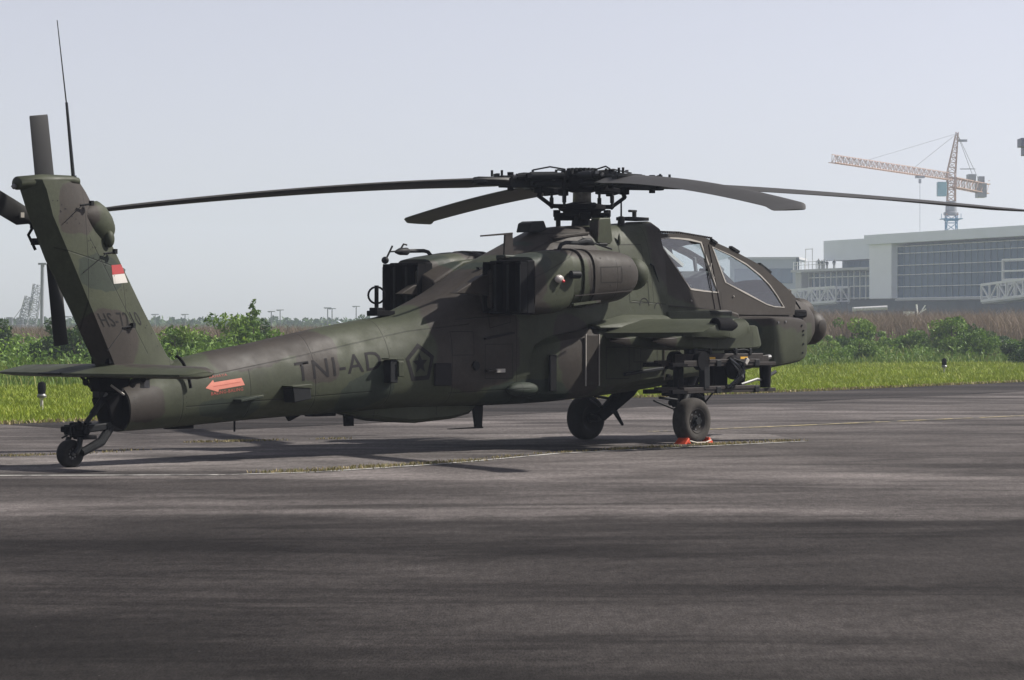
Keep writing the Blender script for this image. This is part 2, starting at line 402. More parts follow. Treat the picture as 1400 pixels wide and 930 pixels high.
def glassroof(a, b):
    mb = MB(); pts = top[a:b+1]; n = 9
    vs = [(x, (t/4-1)*cy(z)*.98, z+.04*(1-(t/4-1)**2)) for x, z in pts for t in range(n)]
    fs = [(i*n+j, i*n+j+1, (i+1)*n+j+1, (i+1)*n+j) for i in range(len(pts)-1) for j in range(n-1)]
    mb.add(vs, fs); P(mb, 'roof_window', M['glass'], heli, sharp=60)
glassroof(1, 3); glassroof(5, 8)
# serrated top seam + wipers, handles
mb = MB()
for i in range(26):
    t = i/25; x = .0+t*1.25; z = 3.05+.0*t if x < .5 else 3.05-(x-.5)*.085
    mb.box((x, -.36, z+.012), (.025, .03, .03))
P(mb, 'hinge_strip', M['rack'])
for a, b_ in (((1.20, 2.97), (1.32, 2.92)), ((2.35, 2.63), (2.62, 2.50)), ((1.66, 2.87), (1.85, 2.80))):
    P(MB().bar((a[0], -.40, a[1]), (b_[0], -.40, b_[1]), .06, .035), 'canopy_bracket', M['dark'])
for pts in ([(1.14, 2.62), (1.12, 2.58), (1.14, 2.46), (1.18, 2.40)],):
    P(MB().tube([(x, -cy(z)-.025, z) for x, z in pts], .010, 6), 'grab_handle', M['trim'])
P(MB().tube([(-.42, -.60, 2.58), (-.36, -.60, 2.56), (-.18, -.59, 2.2), (-.12, -.58, 1.98), (-.2, -.58, 1.96)], .012, 6), 'grab_handle', M['dark'])
for a, b_ in (((1.31, 1.86), (1.31, 2.9)), ((1.18, 1.86), (1.18, 2.9))):
    P(MB().bar((a[0]-(0), -cy(a[1])-.004, a[1]), (b_[0]-.17, -cy(b_[1])-.004, b_[1]), .012, .012), 'door_edge', M['rack'])
P(MB().bar((-.05, -.535, 1.99), (1.22, -.535, 1.93), .012, .014), 'door_sill_rail', M['rack'])
for x, z in ((.62, 2.06), (1.62, 2.13)):
    P(MB().ball((x, -cy(z)-.006, z), .016, 6), 'latch_knob', M['trim'])
P(MB().prism([(-.10, 1.78), (1.5, 1.74), (1.56, 1.80), (1.55, 1.88), (1.30, 1.93), (-.1, 1.90)], 'y', -.66, -.50), 'sill_fairing', bevel=.03)
P(MB().box((1.12, -.60, 1.87), (.55, .12, .10)), 'door_step', M['dark'], bevel=.02)

# cockpit interior
mb = MB()
for x0, zz in ((.28, 0), (1.75, -.42)):
    mb.bar((x0-.16, 0, 2.86+zz), (x0+.28, 0, 2.16+zz), .44, .11, (1, 0, 0))
    mb.box((x0+.45, 0, 2.13+zz), (.5, .46, .12)); mb.box((x0-.12, 0, 2.90+zz), (.12, .28, .16))
P(mb, 'crew_seat', M['seat'], bevel=.02)
P(MB().bar((-.02, -.10, 2.93), (.62, -.10, 2.58), .5, .05, (1, 0, 0)), 'cockpit_liner', M['cream'])
P(MB().bar((.72, .30, 2.95), (.98, .25, 2.5), .03, .05), 'cockpit_frame', M['grey'])
P(MB().prism([(.98, 2.02), (1.38, 2.02), (1.42, 2.42), (1.30, 2.52), (1.02, 2.40)], 'y', -.36, .36), 'instrument_panel', M['grey'], bevel=.03)
P(MB().prism([(2.35, 1.90), (2.9, 1.90), (2.86, 2.02), (2.6, 2.10), (2.3, 2.12), (1.6, 2.30), (1.55, 2.24), (2.1, 2.02)], 'y', -.34, .34), 'glareshield', M['seat'], bevel=.02)
P(MB().box((.55, -.28, 2.27), (.5, .18, .06)), 'side_console', M['seat'], bevel=.015)
P(MB().bar((1.45, -.18, 2.70), (1.75, -.18, 2.52), .05, .05).bar((1.42, .1, 2.72), (1.5, .1, 2.3), .04, .04), 'sight_bracket', M['grey'])
P(MB().box((.6, 0, 1.93), (1.3, .86, .05)).box((2.1, 0, 1.90), (1.5, .78, .05)), 'cockpit_floor', M['grey'])

# nose: night sensor drum, day sensor turret, side box, forward box on top
P(MB().lathe([(-.24, .20), (-.22, .215), (.0, .22), (.06, .205), (.10, .17), (.115, .0)], (3.93, 0, 1.90), (1, 0, -.08), 28), 'night_sensor_housing', bevel=0, sharp=40)
P(MB().ball((4.14, 0, 1.67), .27, 16, (1, 1.0, 1.02)), 'sensor_turret', sharp=80)
P(MB().lathe([(-.27, .05), (-.255, .10), (.255, .10), (.27, .05)], (4.14, 0, 1.685), (0, 1, 0), 20), 'turret_trunnion', sharp=40)
P(MB().box((3.33, -.40, 1.88), (.34, .10, .12)), 'sensor_side_box', M['black'], bevel=.03)
P(MB().box((3.35, .18, 2.20), (.62, .42, .13)), 'nose_top_box', bevel=.03)
P(MB().tube([(2.95, -.1, 2.28), (3.0, -.1, 2.40), (3.10, -.1, 2.38), (3.2, -.12, 2.22)], .012, 6), 'wiper_hose', M['dark'])
P(MB().tube([(2.98, -.28, 2.20), (3.3, -.33, 2.12), (3.42, -.37, 1.96)], .011, 6), 'cable', M['dark'])

# avionics bays (side fairings), both sides
def bay(s):
    f = MB(); rg = []
    for x, yo, z0, z1, yi in ((-3.15, .66, .74, 1.30, .5), (-2.98, .76, .70, 1.48, .5), (-2.6, .87, .69, 1.56, .5), (-2.3, .90, .70, 1.60, .5), (-1.6, .91, .78, 1.70, .5), (-.9, .90, .86, 1.72, .5),
                               (0, .88, .93, 1.72, .5), (.75, .86, .99, 1.72, .45), (1.1, .85, 1.03, 1.72, .42)):
        c = .07; rg.append([(x, s*yi, z0), (x, s*(yo-c*1.6), z0), (x, s*(yo-.02), z0+c), (x, s*yo, z0+c*2), (x, s*yo, z1-c*2.2), (x, s*(yo-.025), z1-c), (x, s*(yo-c*1.6), z1), (x, s*yi, z1+.02)])
    P(f.loft(rg), 'avionics_bay', bevel=0, sharp=30)
    f = MB(); rg = []
    for x, yo, z0, z1, yi in ((1.02, .62, 1.03, 1.80, .42), (1.45, .66, 1.05, 1.81, .42), (1.60, .72, 1.07, 1.82, .42), (1.84, 1.02, 1.07, 1.83, .42), (1.89, 1.05, 1.075, 1.83, .42), (2.30, 1.05, 1.12, 1.83, .40),
                              (2.55, 1.05, 1.155, 1.81, .38), (2.66, 1.04, 1.19, 1.79, .38), (2.73, 1.02, 1.24, 1.75, .36), (2.76, .97, 1.30, 1.69, .34)):
        c = .05; rg.append([(x, s*yi, z0), (x, s*(yo-c), z0), (x, s*(yo-.01), z0+c*.6), (x, s*yo, z0+c*1.5), (x, s*yo, z1-c*1.5), (x, s*(yo-.015), z1-c*.5), (x, s*(yo-c*1.3), z1), (x, s*yi, z1+.01)])
    P(f.loft(rg), 'forward_avionics_bay', bevel=0, sharp=30)
bay(-1); bay(1)
for x, z in ((1.98, 1.745), (2.16, 1.755)):
    P(MB().lathe([(-.008, .0), (-.008, .018), (.006, .018), (.006, 0)], (x, -1.054, z), (0, 1, 0), 8), 'fastener', M['steel'])
for x, z in ((2.56, 1.70), (2.58, 1.29), (2.60, 1.62), (2.60, 1.56), (2.60, 1.42)):
    P(MB().lathe([(-.008, .0), (-.008, .016), (.006, .016), (.006, 0)], (x, -1.052, z), (0, 1, 0), 8), 'fastener', M['dark'])
# bay details: door strip, vent, step, lower steps
P(MB().box((-2.05, -.915, 1.22), (.26, .02, .70)), 'bay_door', bevel=.008, label='narrow brown access door with a light edge')
for x in (-2.19, -1.91): P(MB().box((x, -.922, 1.22), (.012, .02, .72)), 'door_seal', M['trim'])
P(MB().box((-2.78, -.845, 1.05), (.20, .03, .50), Matrix.Rotation(R(14), 3, 'Z')), 'bay_vent', M['black'], bevel=.01)
P(MB().box((-.95, -.915, 1.05), (.85, .05, .05), Matrix.Rotation(R(-5), 3, 'Y')), 'boarding_step', M['dark'], bevel=.012)
for x, z in ((-.42, 1.10), (-.40, .98)): P(MB().box((x, -.915, z), (.06, .05, .05)), 'step_latch', M['black'], bevel=.01)
for x, z0, z1 in ((-.48, .92, 1.62), (-.14, .95, 1.62)): P(MB().box((x, -.903, (z0+z1)/2), (.014, .012, z1-z0)), 'door_seam', M['rack'])
# hull side details behind the bay
P(MB().bar((-3.98, -.70, 1.52), (-3.42, -.70, 1.60), .05, .025), 'drip_rail', M['mark'])
P(MB().box((-3.78, -.71, 1.09), (.34, .07, .04)), 'hull_step', bevel=.01)
P(MB().box((-3.72, -.742, 1.09), (.16, .03, .05)), 'step_plate', M['trim'])
P(MB().lathe([(-.02, 0), (-.02, .06), (.02, .07), (.02, 0)], (-4.12, -.665, 1.16), (0, 1, 0), 14), 'fuel_cap', M['dark'])
P(MB().box((-4.72, -.635, 1.05), (.32, .02, .30)), 'access_panel', M['mark'], bevel=.01)
P(MB().ball((-3.25, -.72, .83), .1, 8, (3.2, 1, 1)), 'bay_blister')

# wings, pylons, launchers
WS = [(.25, 0.0), (.22, .07), (.12, .125), (-.08, .155), (-.35, .15), (-.65, .11), (-1.0, .035), (-1.0, -.035), (-.7, -.075), (-.35, -.11), (-.05, -.11), (.15, -.08), (.23, -.04)]
def wingsec(y, ch=1.0, x0=-.70, z0=1.645):
    rot = R(4.5); out = []
    for a, b_ in WS:
        a *= ch; X = x0+a*math.cos(rot)-b_*math.sin(rot); Z = z0+a*math.sin(rot)+b_*math.cos(rot); out.append((X, y, Z))
    return out
for s in (-1, 1):
    P(MB().loft([wingsec(s*.80, 1.08), wingsec(s*1.9, 1.0), wingsec(s*2.38, .96), wingsec(s*2.47, .82), wingsec(s*2.50, .5)]), 'stub_wing', sharp=30)
    P(MB().loft([[(-1.9, s*.70, 1.60), (-1.9, s*.94, 1.66), (-1.9, s*.9, 1.69), (-1.9, s*.7, 1.72)], [(-1.15, s*.70, 1.6), (-1.15, s*1.02, 1.66), (-1.15, s*.96, 1.76), (-1.15, s*.7, 1.86)], [(-.1, s*.6, 1.6), (-.1, s*.88, 1.66), (-.1, s*.8, 1.76), (-.1, s*.6, 1.86)]]), 'wing_root_fairing', bevel=.03)
    # tip sensor
    P(MB().lathe([(-.20, .07), (-.19, .105), (.10, .11), (.22, .08), (.25, .0)], (-1.02, s*2.42, 1.70), (1, 0, 0), 18), 'tip_sensor', M['black'] if s < 0 else C, sharp=40)
    # pylons
    for yc, th, nm in ((s*1.42, .20, 'inboard_pylon'), (s*2.18, .20, 'outboard_pylon')):
        rg = []
        for x, w, z0, z1 in ((-2.25, .02, 1.48, 1.50), (-1.9, .13, 1.41, 1.53), (-1.5, .19, 1.37, 1.58), (-1.0, .21, 1.35, 1.63), (-.2, .21, 1.36, 1.70), (.0, .19, 1.38, 1.70), (.12, .06, 1.42, 1.68)):
            h = w/2; k = .36 if x > -.5 else 0; q = lambda y, z: (x-k*(z-1.36), y, z); rg.append([q(yc-h*.7, z0), q(yc-h, z0+.03), q(yc-h, z1-.01), q(yc-h*.8, z1), q(yc+h*.8, z1), q(yc+h, z1-.01), q(yc+h, z0+.03), q(yc+h*.7, z0)])
        if nm == 'inboard_pylon' or True:
            P(MB().loft(rg), nm, sharp=40, bevel=.012)
def launcher(s):
    yc = s*2.20
    lz = 1.245
    body = MB().box((-.83, yc, lz), (1.75, .17, .13)).box((.1, yc, lz-.02), (.18, .14, .11))
    L = P(body, 'missile_launcher', M['rack'], bevel=.012)
    for x in (-1.30, -.42):
        P(MB().box((x, yc, lz+.10), (.5, .10, .05)).box((x-.16, yc, lz+.09), (.05, .2, .09)).box((x+.16, yc, lz+.09), (.05, .2, .09)).tube([(x-.2, yc-.08, lz+.1), (x, yc-.10, lz+.12), (x+.22, yc-.07, lz+.09)], .014, 6), 'sway_brace', M['dark'], L, bevel=.006)
    for x in (-1.12, -.40): P(MB().box((x, yc+s*.089, lz+.0), (.16, .006, .035)), 'label_plate', M['yellow'], L)
    P(MB().tube([(.17, yc, lz), (.30, yc, lz+.01)], .035, 8), 'nose_fitting', M['steel'], L)
    # side webs carrying four rails
    for yy in (-.23, .23):
        P(MB().box((-1.45, yc+yy, .985), (.12, .10, .32)), 'rail_hanger', M['dark'], L, bevel=.01)
        P(MB().tube([(-.10, yc+yy, .83), (-.10, yc+yy, 1.14)], [.075, .085], 14), 'rail_hanger', M['black'], L)
        for z in (1.165, .80):
            r = MB().box((-.88, yc+yy, z), (1.95, .075, .05)).box((-1.72, yc+yy, z+.03), (.42, .08, .05)).box((-.88, yc+yy, z+.045), (1.2, .10, .05))
            o = P(r, 'launch_rail', M['rack'], L, bevel=.006)
            P(MB().lathe([(-.05, 0), (-.05, .13), (.05, .13), (.05, 0)], (-1.52, yc+yy, z+.05), (0, 1, 0), 16), 'hold_back_latch', M['black'], L) if z > 1 else None
            P(MB().box((-1.98, yc+yy, z), (.38, .07, .06)), 'rail_end', M['black'], L, bevel=.008)
            for x in (-1.2, -.35): P(MB().box((x, yc+yy, z+.015), (.10, .12, .09)), 'rail_clamp', M['dark'], L, bevel=.008)
    # umbilical bundle
    P(MB().ball((-.86, yc+s*.26, 1.12), .17, 10, (1, .55, 1)), 'umbilical_drum', M['black'], L)
    for k in range(7):
        a = random.uniform(-.1, .1); b_ = random.uniform(-.08, .1)
        P(MB().tube([(-.90+a, yc+s*.30, 1.24), (-.78+a, yc+s*.38, 1.12+b_), (-.80+b_, yc+s*.36, .98), (-.95+a, yc+s*.30, .84)], .018, 6), 'umbilical_cable', M['lens'] if k % 2 else M['dark'], L)
    P(MB().box((-.80, yc+s*.33, 1.04), (.10, .08, .13)), 'connector', M['steel'], L, bevel=.01)
    P(MB().box((-.66, yc+s*.33, 1.20), (.06, .05, .10), Matrix.Rotation(R(40), 3, 'Y')), 'connector', M['trim'], L, bevel=.01)
    P(MB().box((-1.02, yc+s*.05, .98), (.3, .26, .34)), 'electronics_box', M['black'], L, bevel=.02)
    P(MB().tube([(-.05, yc+s*.1, .92), (.18, yc+s*.2, 1.05)], .025, 8).tube([(-.6, yc+s*.2, .88), (-.3, yc+s*.24, .95), (-.1, yc+s*.2, .93)], .02, 6), 'pitot_boom', M['steel'], L)
launcher(-1); launcher(1)

# landing gear: main
def wheel(c, r, w, rim_r, name, tyre_mat, parent, side):
    prof = [(-w*.30, rim_r*.85), (-w*.42, rim_r*1.02), (-w*.5, rim_r*1.3), (-w*.5, r*.82), (-w*.40, r*.95), (-w*.22, r*.995), (0, r), (w*.22, r*.995), (w*.40, r*.95), (w*.5, r*.82), (w*.5, rim_r*1.3), (w*.42, rim_r*1.02), (w*.30, rim_r*.85)]
    hub = MB().lathe([(-w*.36, 0), (-w*.36, rim_r*.4), (-w*.25, rim_r*.5), (-w*.25, rim_r*.9), (-w*.42, rim_r*1.03), (w*.42, rim_r*1.03), (w*.25, rim_r*.9), (w*.25, rim_r*.5), (w*.38, rim_r*.4), (w*.38, 0)], c, (0, 1, 0), 28)
    h = P(hub, name, M['dark'], parent, sharp=30)
    P(MB().lathe(prof, c, (0, 1, 0), 36), 'tyre', tyre_mat, h, sharp=60)
    P(MB().lathe([(0, rim_r*.30), (side*.03, rim_r*.28), (side*.035, 0)], (c[0], c[1]+side*w*.38, c[2]), (0, 1, 0), 12), 'hub_cap', M['steel'], h, sharp=30)
    P(MB().lathe([(side*w*.30, rim_r*.84), (side*w*.36, rim_r*.90), (side*w*.45, rim_r*1.0), (side*w*.45, rim_r*1.04), (side*w*.40, rim_r*1.05), (side*w*.30, rim_r*.88)], c, (0, 1, 0), 32), 'rim_flange', M['rack'], h, sharp=40)
    bolts = MB()
    for k in range(8):
        a = k*math.pi/4; bolts.box((c[0]+rim_r*.72*math.cos(a), c[1]+side*w*.27, c[2]+rim_r*.72*math.sin(a)), (.022, .02, .022))
    P(bolts, 'wheel_bolts', M['steel'], h)
    return h
for s in (-1, 1):
    wheel((0, s*1.015, .33), .33, .25, .172, 'main_wheel', M['dustrub'] if s < 0 else M['rubber'], heli, s)
    leg = MB(); leg.loft([[(.72, s*.40, .95), (.14, s*.40, .95), (.14, s*.62, .95), (.72, s*.62, .95)], [(.50, s*.48, .66), (.14, s*.48, .62), (.14, s*.64, .62), (.50, s*.64, .66)], [(.12, s*.74, .28), (-.06, s*.74, .40), (-.06, s*.84, .40), (.12, s*.84, .28)]])
    g = P(leg, 'gear_leg', M['black'], bevel=.02)
    P(MB().tube([(.02, s*.76, .33), (0, s*1.15, .33)], .055, 12), 'axle', M['dark'], g)
    P(MB().tube([(.15, s*.70, .46), (.25, s*.66, .42), (.40, s*.64, .22)], [.035, .04, .022], 8), 'tie_down_arm', M['dark'], g)
    P(MB().tube([(-.38, s*.62, .62), (-.05, s*.70, .50), (.1, s*.72, .52)], .014, 6).tube([(-.25, s*.62, .66), (.10, s*.66, .62)], .02, 6), 'brake_hose', M['dark'], g)
    P(MB().tube([(.1, s*.74, .48), (.55, s*.60, .95)], [.05, .06], 12), 'shock_strut', M['dark'], g)
# chain gun under the belly, forward
P(MB().box((1.0, 0, .74), (.55, .34, .18)).box((1.25, 0, .60), (.34, .22, .18)), 'gun_mount', M['black'], bevel=.02)
P(MB().tube([(.75, 0, .56), (1.25, 0, .48), (1.5, 0, .40)], [.05, .035, .028], 10), 'gun_barrel', M['black'])
P(MB().tube([(.9, -.18, .80), (1.25, -.22, .62), (1.35, -.2, .45), (.95, -.18, .36)], .02, 6).tube([(1.05, -.22, .80), (1.45, -.24, .70), (1.1, -.2, .40)], .016, 6), 'gun_frame', M['dark'])

# ventral features
rg = []
for x, w, z0, z1 in ((-6.10, .04, .56, .60), (-5.7, .20, .49, .62), (-5.3, .30, .43, .66), (-4.9, .34, .40, .72), (-4.2, .34, .44, .76), (-3.85, .33, .50, .76), (-3.68, .28, .60, .76), (-3.60, .2, .68, .76)):
    rg.append([(x, -w*.8, z0), (x, -w, z0+.05), (x, -w, z1), (x, w, z1), (x, w, z0+.05), (x, w*.8, z0)])
P(MB().loft(rg), 'ventral_fairing', bevel=.02, sharp=30)
P(MB().prism([(-3.50, .62), (-3.30, .62), (-3.32, .30), (-3.44, .30)], 'y', -.02, .02).prism([(-3.96, .285), (-3.31, .285), (-3.31, .305), (-3.96, .295)], 'y', -.03, .03), 'blade_aerial', M['dark'])
P(MB().prism([(-5.94, .60), (-5.76, .60), (-5.76, .38), (-5.92, .38)], 'y', -.015, .015), 'blade_aerial', M['black'])
P(MB().tube([(-7.83, 0, .54), (-7.83, 0, .36)], .014, 6), 'drain_rod', M['black'])
P(MB().prism([(-6.98, .56), (-6.55, .60), (-6.90, .47)], 'y', -.02, .02), 'skid_fin', M['black'])
P(MB().box((-8.75, 0, .45), (.35, .18, .06)).box((-6.35, 0, .55), (.40, .18, .06)), 'belly_panel', M['black'], bevel=.01)
# boom side boxes
P(MB().box((-7.22, -.50, .84), (.30, .20, .19), Matrix.Rotation(R(-8), 3, 'Y')), 'flare_dispenser_mount', M['dark'], bevel=.012)
P(MB().prism([(-7.40, .94), (-7.06, .96), (-7.06, .90), (-7.40, .92)], 'y', -.61, -.36), 'dispenser_hood', C, bevel=.008)
P(MB().box((-7.98, -.42, .79), (.38, .18, .035), Matrix.Rotation(R(-8), 3, 'Y')), 'boom_step', C, bevel=.008)
b1 = P(MB().box((-5.64, -.58, 1.10), (.14, .14, .30)), 'warning_sensor', M['dark'], bevel=.012)
P(MB().box((-5.54, -.60, 1.13), (.10, .16, .20)), 'sensor_door', C, b1, bevel=.01)
P(MB().box((-5.62, -.60, 1.265), (.28, .14, .018)), 'sensor_shelf', C, b1, bevel=.004)
# direction finding loop on the spine
P(MB().box((-5.25, 0, 1.86), (.34, .20, .07)).box((-5.32, 0, 1.91), (.16, .14, .05)), 'loop_base', M['black'], bevel=.01)
P(MB().box((-5.33, 0, 2.06), (.03, .05, .34)).tube([(-5.33+.11*math.cos(a*math.pi/9)*.73, -.11*math.cos(a*math.pi/9)*.68, 2.10+.11*math.sin(a*math.pi/9)) for a in range(19)], .016, 6), 'direction_finder_loop', M['black'])
for a in ((-3.55, -.2, 2.48), (-3.2, -.25, 2.6)): P(MB().box(a, (.1, .05, .03)), 'spine_fitting', M['dark'])

# engines
for s in (-1, 1):
    yc = -1.0 if s < 0 else .92
    def rr(x, hw, z0, z1, e=3.2, n=28, dy=0):
        zc, hz_ = (z0+z1)/2, (z1-z0)/2; out = []
        for k in range(n):
            t = 2*math.pi*k/n; c_, s_ = math.cos(t), math.sin(t)
            out.append((x, yc+dy+hw*math.copysign(abs(c_)**(2/e), c_), zc+hz_*math.copysign(abs(s_)**(2/e), s_)))
        return out
    cow = MB().loft([rr(-2.98, .37, 1.93, 2.72, 3.0), rr(-2.5, .385, 1.96, 2.74, 2.8), rr(-2.0, .385, 2.00, 2.74, 2.6), rr(-1.75, .37, 2.04, 2.73, 2.5), rr(-1.58, .33, 2.10, 2.70, 2.3), rr(-1.48, .27, 2.16, 2.64, 2.2), rr(-1.44, .20, 2.22, 2.58, 2.0)])
    e = P(cow, 'engine_cowling', sharp=50)
    for x in (-2.72, -2.50): P(MB().loft([rr(x-.035, .392, 1.945, 2.745, 3), rr(x-.03, .402, 1.935, 2.755, 3), rr(x+.03, .402, 1.94, 2.755, 3), rr(x+.035, .392, 1.95, 2.745, 3)]), 'cowling_band', C, e, sharp=40)
    P(MB().bar((-2.95, yc+s*.392, 2.10), (-1.75, yc+s*.375, 2.18), .012, .012), 'cowling_seam', M['rack'], e)
    P(MB().bar((-3.0, yc+s*.40, 1.98), (-2.45, yc+s*.40, 2.03), .05, .03), 'cowling_handle', C, e)
    P(MB().ball((-1.28, yc, 2.42), .23, 12), 'nose_gearbox', C, e, sharp=80)
    aft = MB().loft([rr(-3.70, .36, 1.86, 2.62, 5.5), rr(-3.5, .375, 1.84, 2.66, 5), rr(-3.2, .385, 1.86, 2.70, 4.5), rr(-3.0, .385, 1.88, 2.73, 3.6), rr(-2.94, .38, 1.92, 2.72, 3.2)])
    P(aft, 'exhaust_cowling', C, e, sharp=50)
    # suppressor: three upright ducts opening aft
    ex = MB()
    ex.box((-3.77, yc, 2.21), (.16, .70, .72))
    x_ = P(ex, 'exhaust_suppressor', M['black'], e, bevel=.02)
    for k in (-1, 0, 1):
        d = MB(); y0 = yc+k*.235
        for a, b_, sx, sz in ((y0-.105, 0, .012, .66), (y0+.105, 0, .012, .66)): d.box((-3.90, a, 2.21), (.15, sx, sz))
        d.box((-3.90, y0, 2.545), (.15, .215, .012)); d.box((-3.90, y0, 1.875), (.15, .215, .012))
        P(d, 'exhaust_duct', M['black'], x_)
        for e_ in (-.105, .105): P(MB().box((-3.978, y0+e_, 2.20), (.008, .014, .62)), 'duct_edge', M['dark'], x_)
    # engine to hull filler and apron below
    f = MB().loft([[(-3.9, s*.35, 2.0), (-3.9, s*.72, 1.92), (-3.9, s*.72, 2.46), (-3.9, s*.35, 2.30)], [(-3.3, s*.35, 1.9), (-3.3, s*.75, 1.92), (-3.3, s*.75, 2.58), (-3.3, s*.35, 2.60)],
                   [(-2.2, s*.35, 1.9), (-2.2, s*.75, 1.98), (-2.2, s*.75, 2.64), (-2.2, s*.35, 2.72)], [(-1.6, s*.45, 2.1), (-1.6, s*.60, 2.1), (-1.6, s*.60, 2.55), (-1.6, s*.45, 2.60)]])
    P(f, 'engine_pylon', C, e, bevel=.03)
    P(MB().prism([(-4.55 if s < 0 else -4.3, 2.13), (-4.05, 2.36 if s < 0 else 2.25), (-3.8, 2.40 if s < 0 else 2.3), (-3.8, 2.10)], 'y', s*.58, s*.70), 'suppressor_lip', C, e, bevel=.01)
    # wire deflector / sensor probe on top
    px_ = -2.92 if s < 0 else -3.15
    if s > 0:
        pr = MB().tube([(-3.22, yc+.15, 2.62), (-3.22, yc+.15, 2.68), (-3.28, yc+.15, 2.73), (-3.36, yc+.15, 2.745), (-3.72, yc+.15, 2.735)], .028, 8).tube([(-3.66, yc+.15, 2.735), (-3.70, yc+.15, 2.73), (-3.84, yc+.15, 2.725), (-3.92, yc+.15, 2.72)], [.03, .055, .05, .02], 10)
        pr.tube([(-3.86, yc+.15, 2.73), (-4.02, yc+.15, 2.72)], .012, 6).ball((-4.12, yc+.15, 2.60), .052, 8).tube([(-4.10, yc+.15, 2.62), (-3.98, yc+.15, 2.80)], .014, 6).tube([(-3.82, yc+.15, 2.76), (-3.76, yc+.15, 2.83), (-3.70, yc+.15, 2.82)], .014, 6)
    else:
        pr = MB().tube([(-2.95, yc-.1, 2.60), (-2.95, yc-.1, 2.72), (-2.90, yc-.1, 2.80), (-2.80, yc-.1, 2.83), (-2.45, yc-.1, 2.83)], .028, 8).tube([(-2.55, yc-.1, 2.83), (-2.42, yc-.1, 2.85), (-2.30, yc-.1, 2.85), (-2.22, yc-.1, 2.82)], [.03, .055, .05, .02], 10)
        pr.tube([(-2.25, yc-.1, 2.84), (-1.85, yc-.1, 2.76)], .014, 6).tube([(-2.12, yc-.1, 2.82), (-1.95, yc-.1, 2.82)], .02, 6)
    P(pr, 'airspeed_probe', M['dark'], e)
# starboard lamp cluster
P(MB().ball((-3.28, -1.41, 2.325), .058, 10, (1.4, .8, .95)), 'anti_collision_light', M['lampwhite'])
P(MB().ball((-3.24, -1.45, 2.295), .024, 8, (1.2, .7, .9)), 'red_light', M['lampred'])
P(MB().lathe([(-.10, .03), (-.09, .055), (.05, .055), (.07, .04), (.07, 0)], (-2.98, -1.45, 2.385), (1, -.2, 0), 12), 'marker_light', M['dark'])
# aerial on the exhaust cowling, small deck things
P(MB().prism([(-3.72, 2.62), (-3.54, 2.62), (-3.56, 2.95), (-3.70, 2.94)], 'y', -.815, -.785).prism([(-4.16, 2.885), (-3.56, 2.93), (-3.56, 2.955), (-4.16, 2.905)], 'y', -.82, -.78), 'blade_aerial', M['rack'])
P(MB().box((-3.62, -.80, 2.62), (.34, .18, .06)), 'aerial_base', C, bevel=.02)
P(MB().prism([(-2.46, 3.0), (-2.42, 3.13), (-2.34, 3.16), (-2.14, 3.17), (-2.06, 3.02)], 'y', -.10, .15), 'warning_sensor', M['dark'], bevel=.015)
P(MB().prism([(-1.50, 2.86), (-1.48, 3.16), (-1.44, 3.22), (-1.20, 3.23), (-1.15, 2.90), (-1.22, 2.84)], 'y', -.52, -.36), 'cooling_intake', C, bevel=.02)
P(MB().lathe([(0, .055), (.12, .045), (.13, .014), (.33, .012), (.33, 0)], (-.72, -.30, 3.14), (0, 0, 1), 12), 'whip_aerial', M['dark'])
P(MB().box((-.26, -.12, 3.245), (.44, .26, .05)).box((-.22, -.12, 3.31), (.05, .05, .10)).box((-.26, -.12, 3.36), (.15, .05, .035)), 'deck_aerial', M['dark'], bevel=.008)
P(MB().lathe([(0, .025), (.10, .018), (.16, 0)], (-1.02, -.52, 2.86), (0, 0, 1), 8), 'deck_peg', C)
P(MB().prism([(-2.35, 2.90), (-1.6, 2.98), (-1.6, 3.02), (-2.35, 2.94)], 'y', -.47, -.40), 'deck_rail', C, bevel=.008)

# fin (swept, blunt wedge behind the hinge line)
def finsec(z, le, hinge, te, t, tt):
    c = hinge-le
    return [(le, 0, z), (le-.05, -t*.30, z), (le+c*.35, -t*.72, z), (le+c*.7, -t*.95, z), (hinge, -t, z), (te, -tt, z), (te, tt, z), (hinge, t, z), (le+c*.7, t*.95, z), (le+c*.35, t*.72, z), (le-.05, t*.30, z)]
fin = MB().loft([finsec(1.06, -8.52, -9.82, -9.94, .18, .012), finsec(1.18, -8.72, -9.88, -10.02, .18, .012), finsec(1.32, -8.93, -9.95, -10.11, .18, .012), finsec(1.9, -9.32, -10.25, -10.44, .178, .012),
                 finsec(2.48, -9.68, -10.55, -10.80, .175, .012), finsec(3.0, -10.00, -10.82, -11.05, .165, .012), finsec(3.30, -10.20, -10.90, -11.17, .15, .012), finsec(3.42, -10.30, -10.96, -11.20, .14, .012)])
P(fin, 'tail_fin', sharp=28)
cap = MB().loft([[(-11.24, .07*math.cos(t*math.pi/8), 3.37+.06*math.sin(t*math.pi/8)) for t in range(16)], [(-11.22, .10*math.cos(t*math.pi/8), 3.37+.08*math.sin(t*math.pi/8)) for t in range(16)],
                 [(-10.85, .11*math.cos(t*math.pi/8), 3.405+.085*math.sin(t*math.pi/8)) for t in range(16)], [(-10.45, .10*math.cos(t*math.pi/8), 3.43+.06*math.sin(t*math.pi/8)) for t in range(16)], [(-10.32, .05*math.cos(t*math.pi/8), 3.42+.05*math.sin(t*math.pi/8)) for t in range(16)]])
P(cap, 'fin_tip_cap', sharp=50)
P(MB().lathe([(0, .02), (.03, .035), (.07, 0)], (-11.24, 0, 3.33), (-1, 0, 0), 10), 'tail_light', M['steel'])
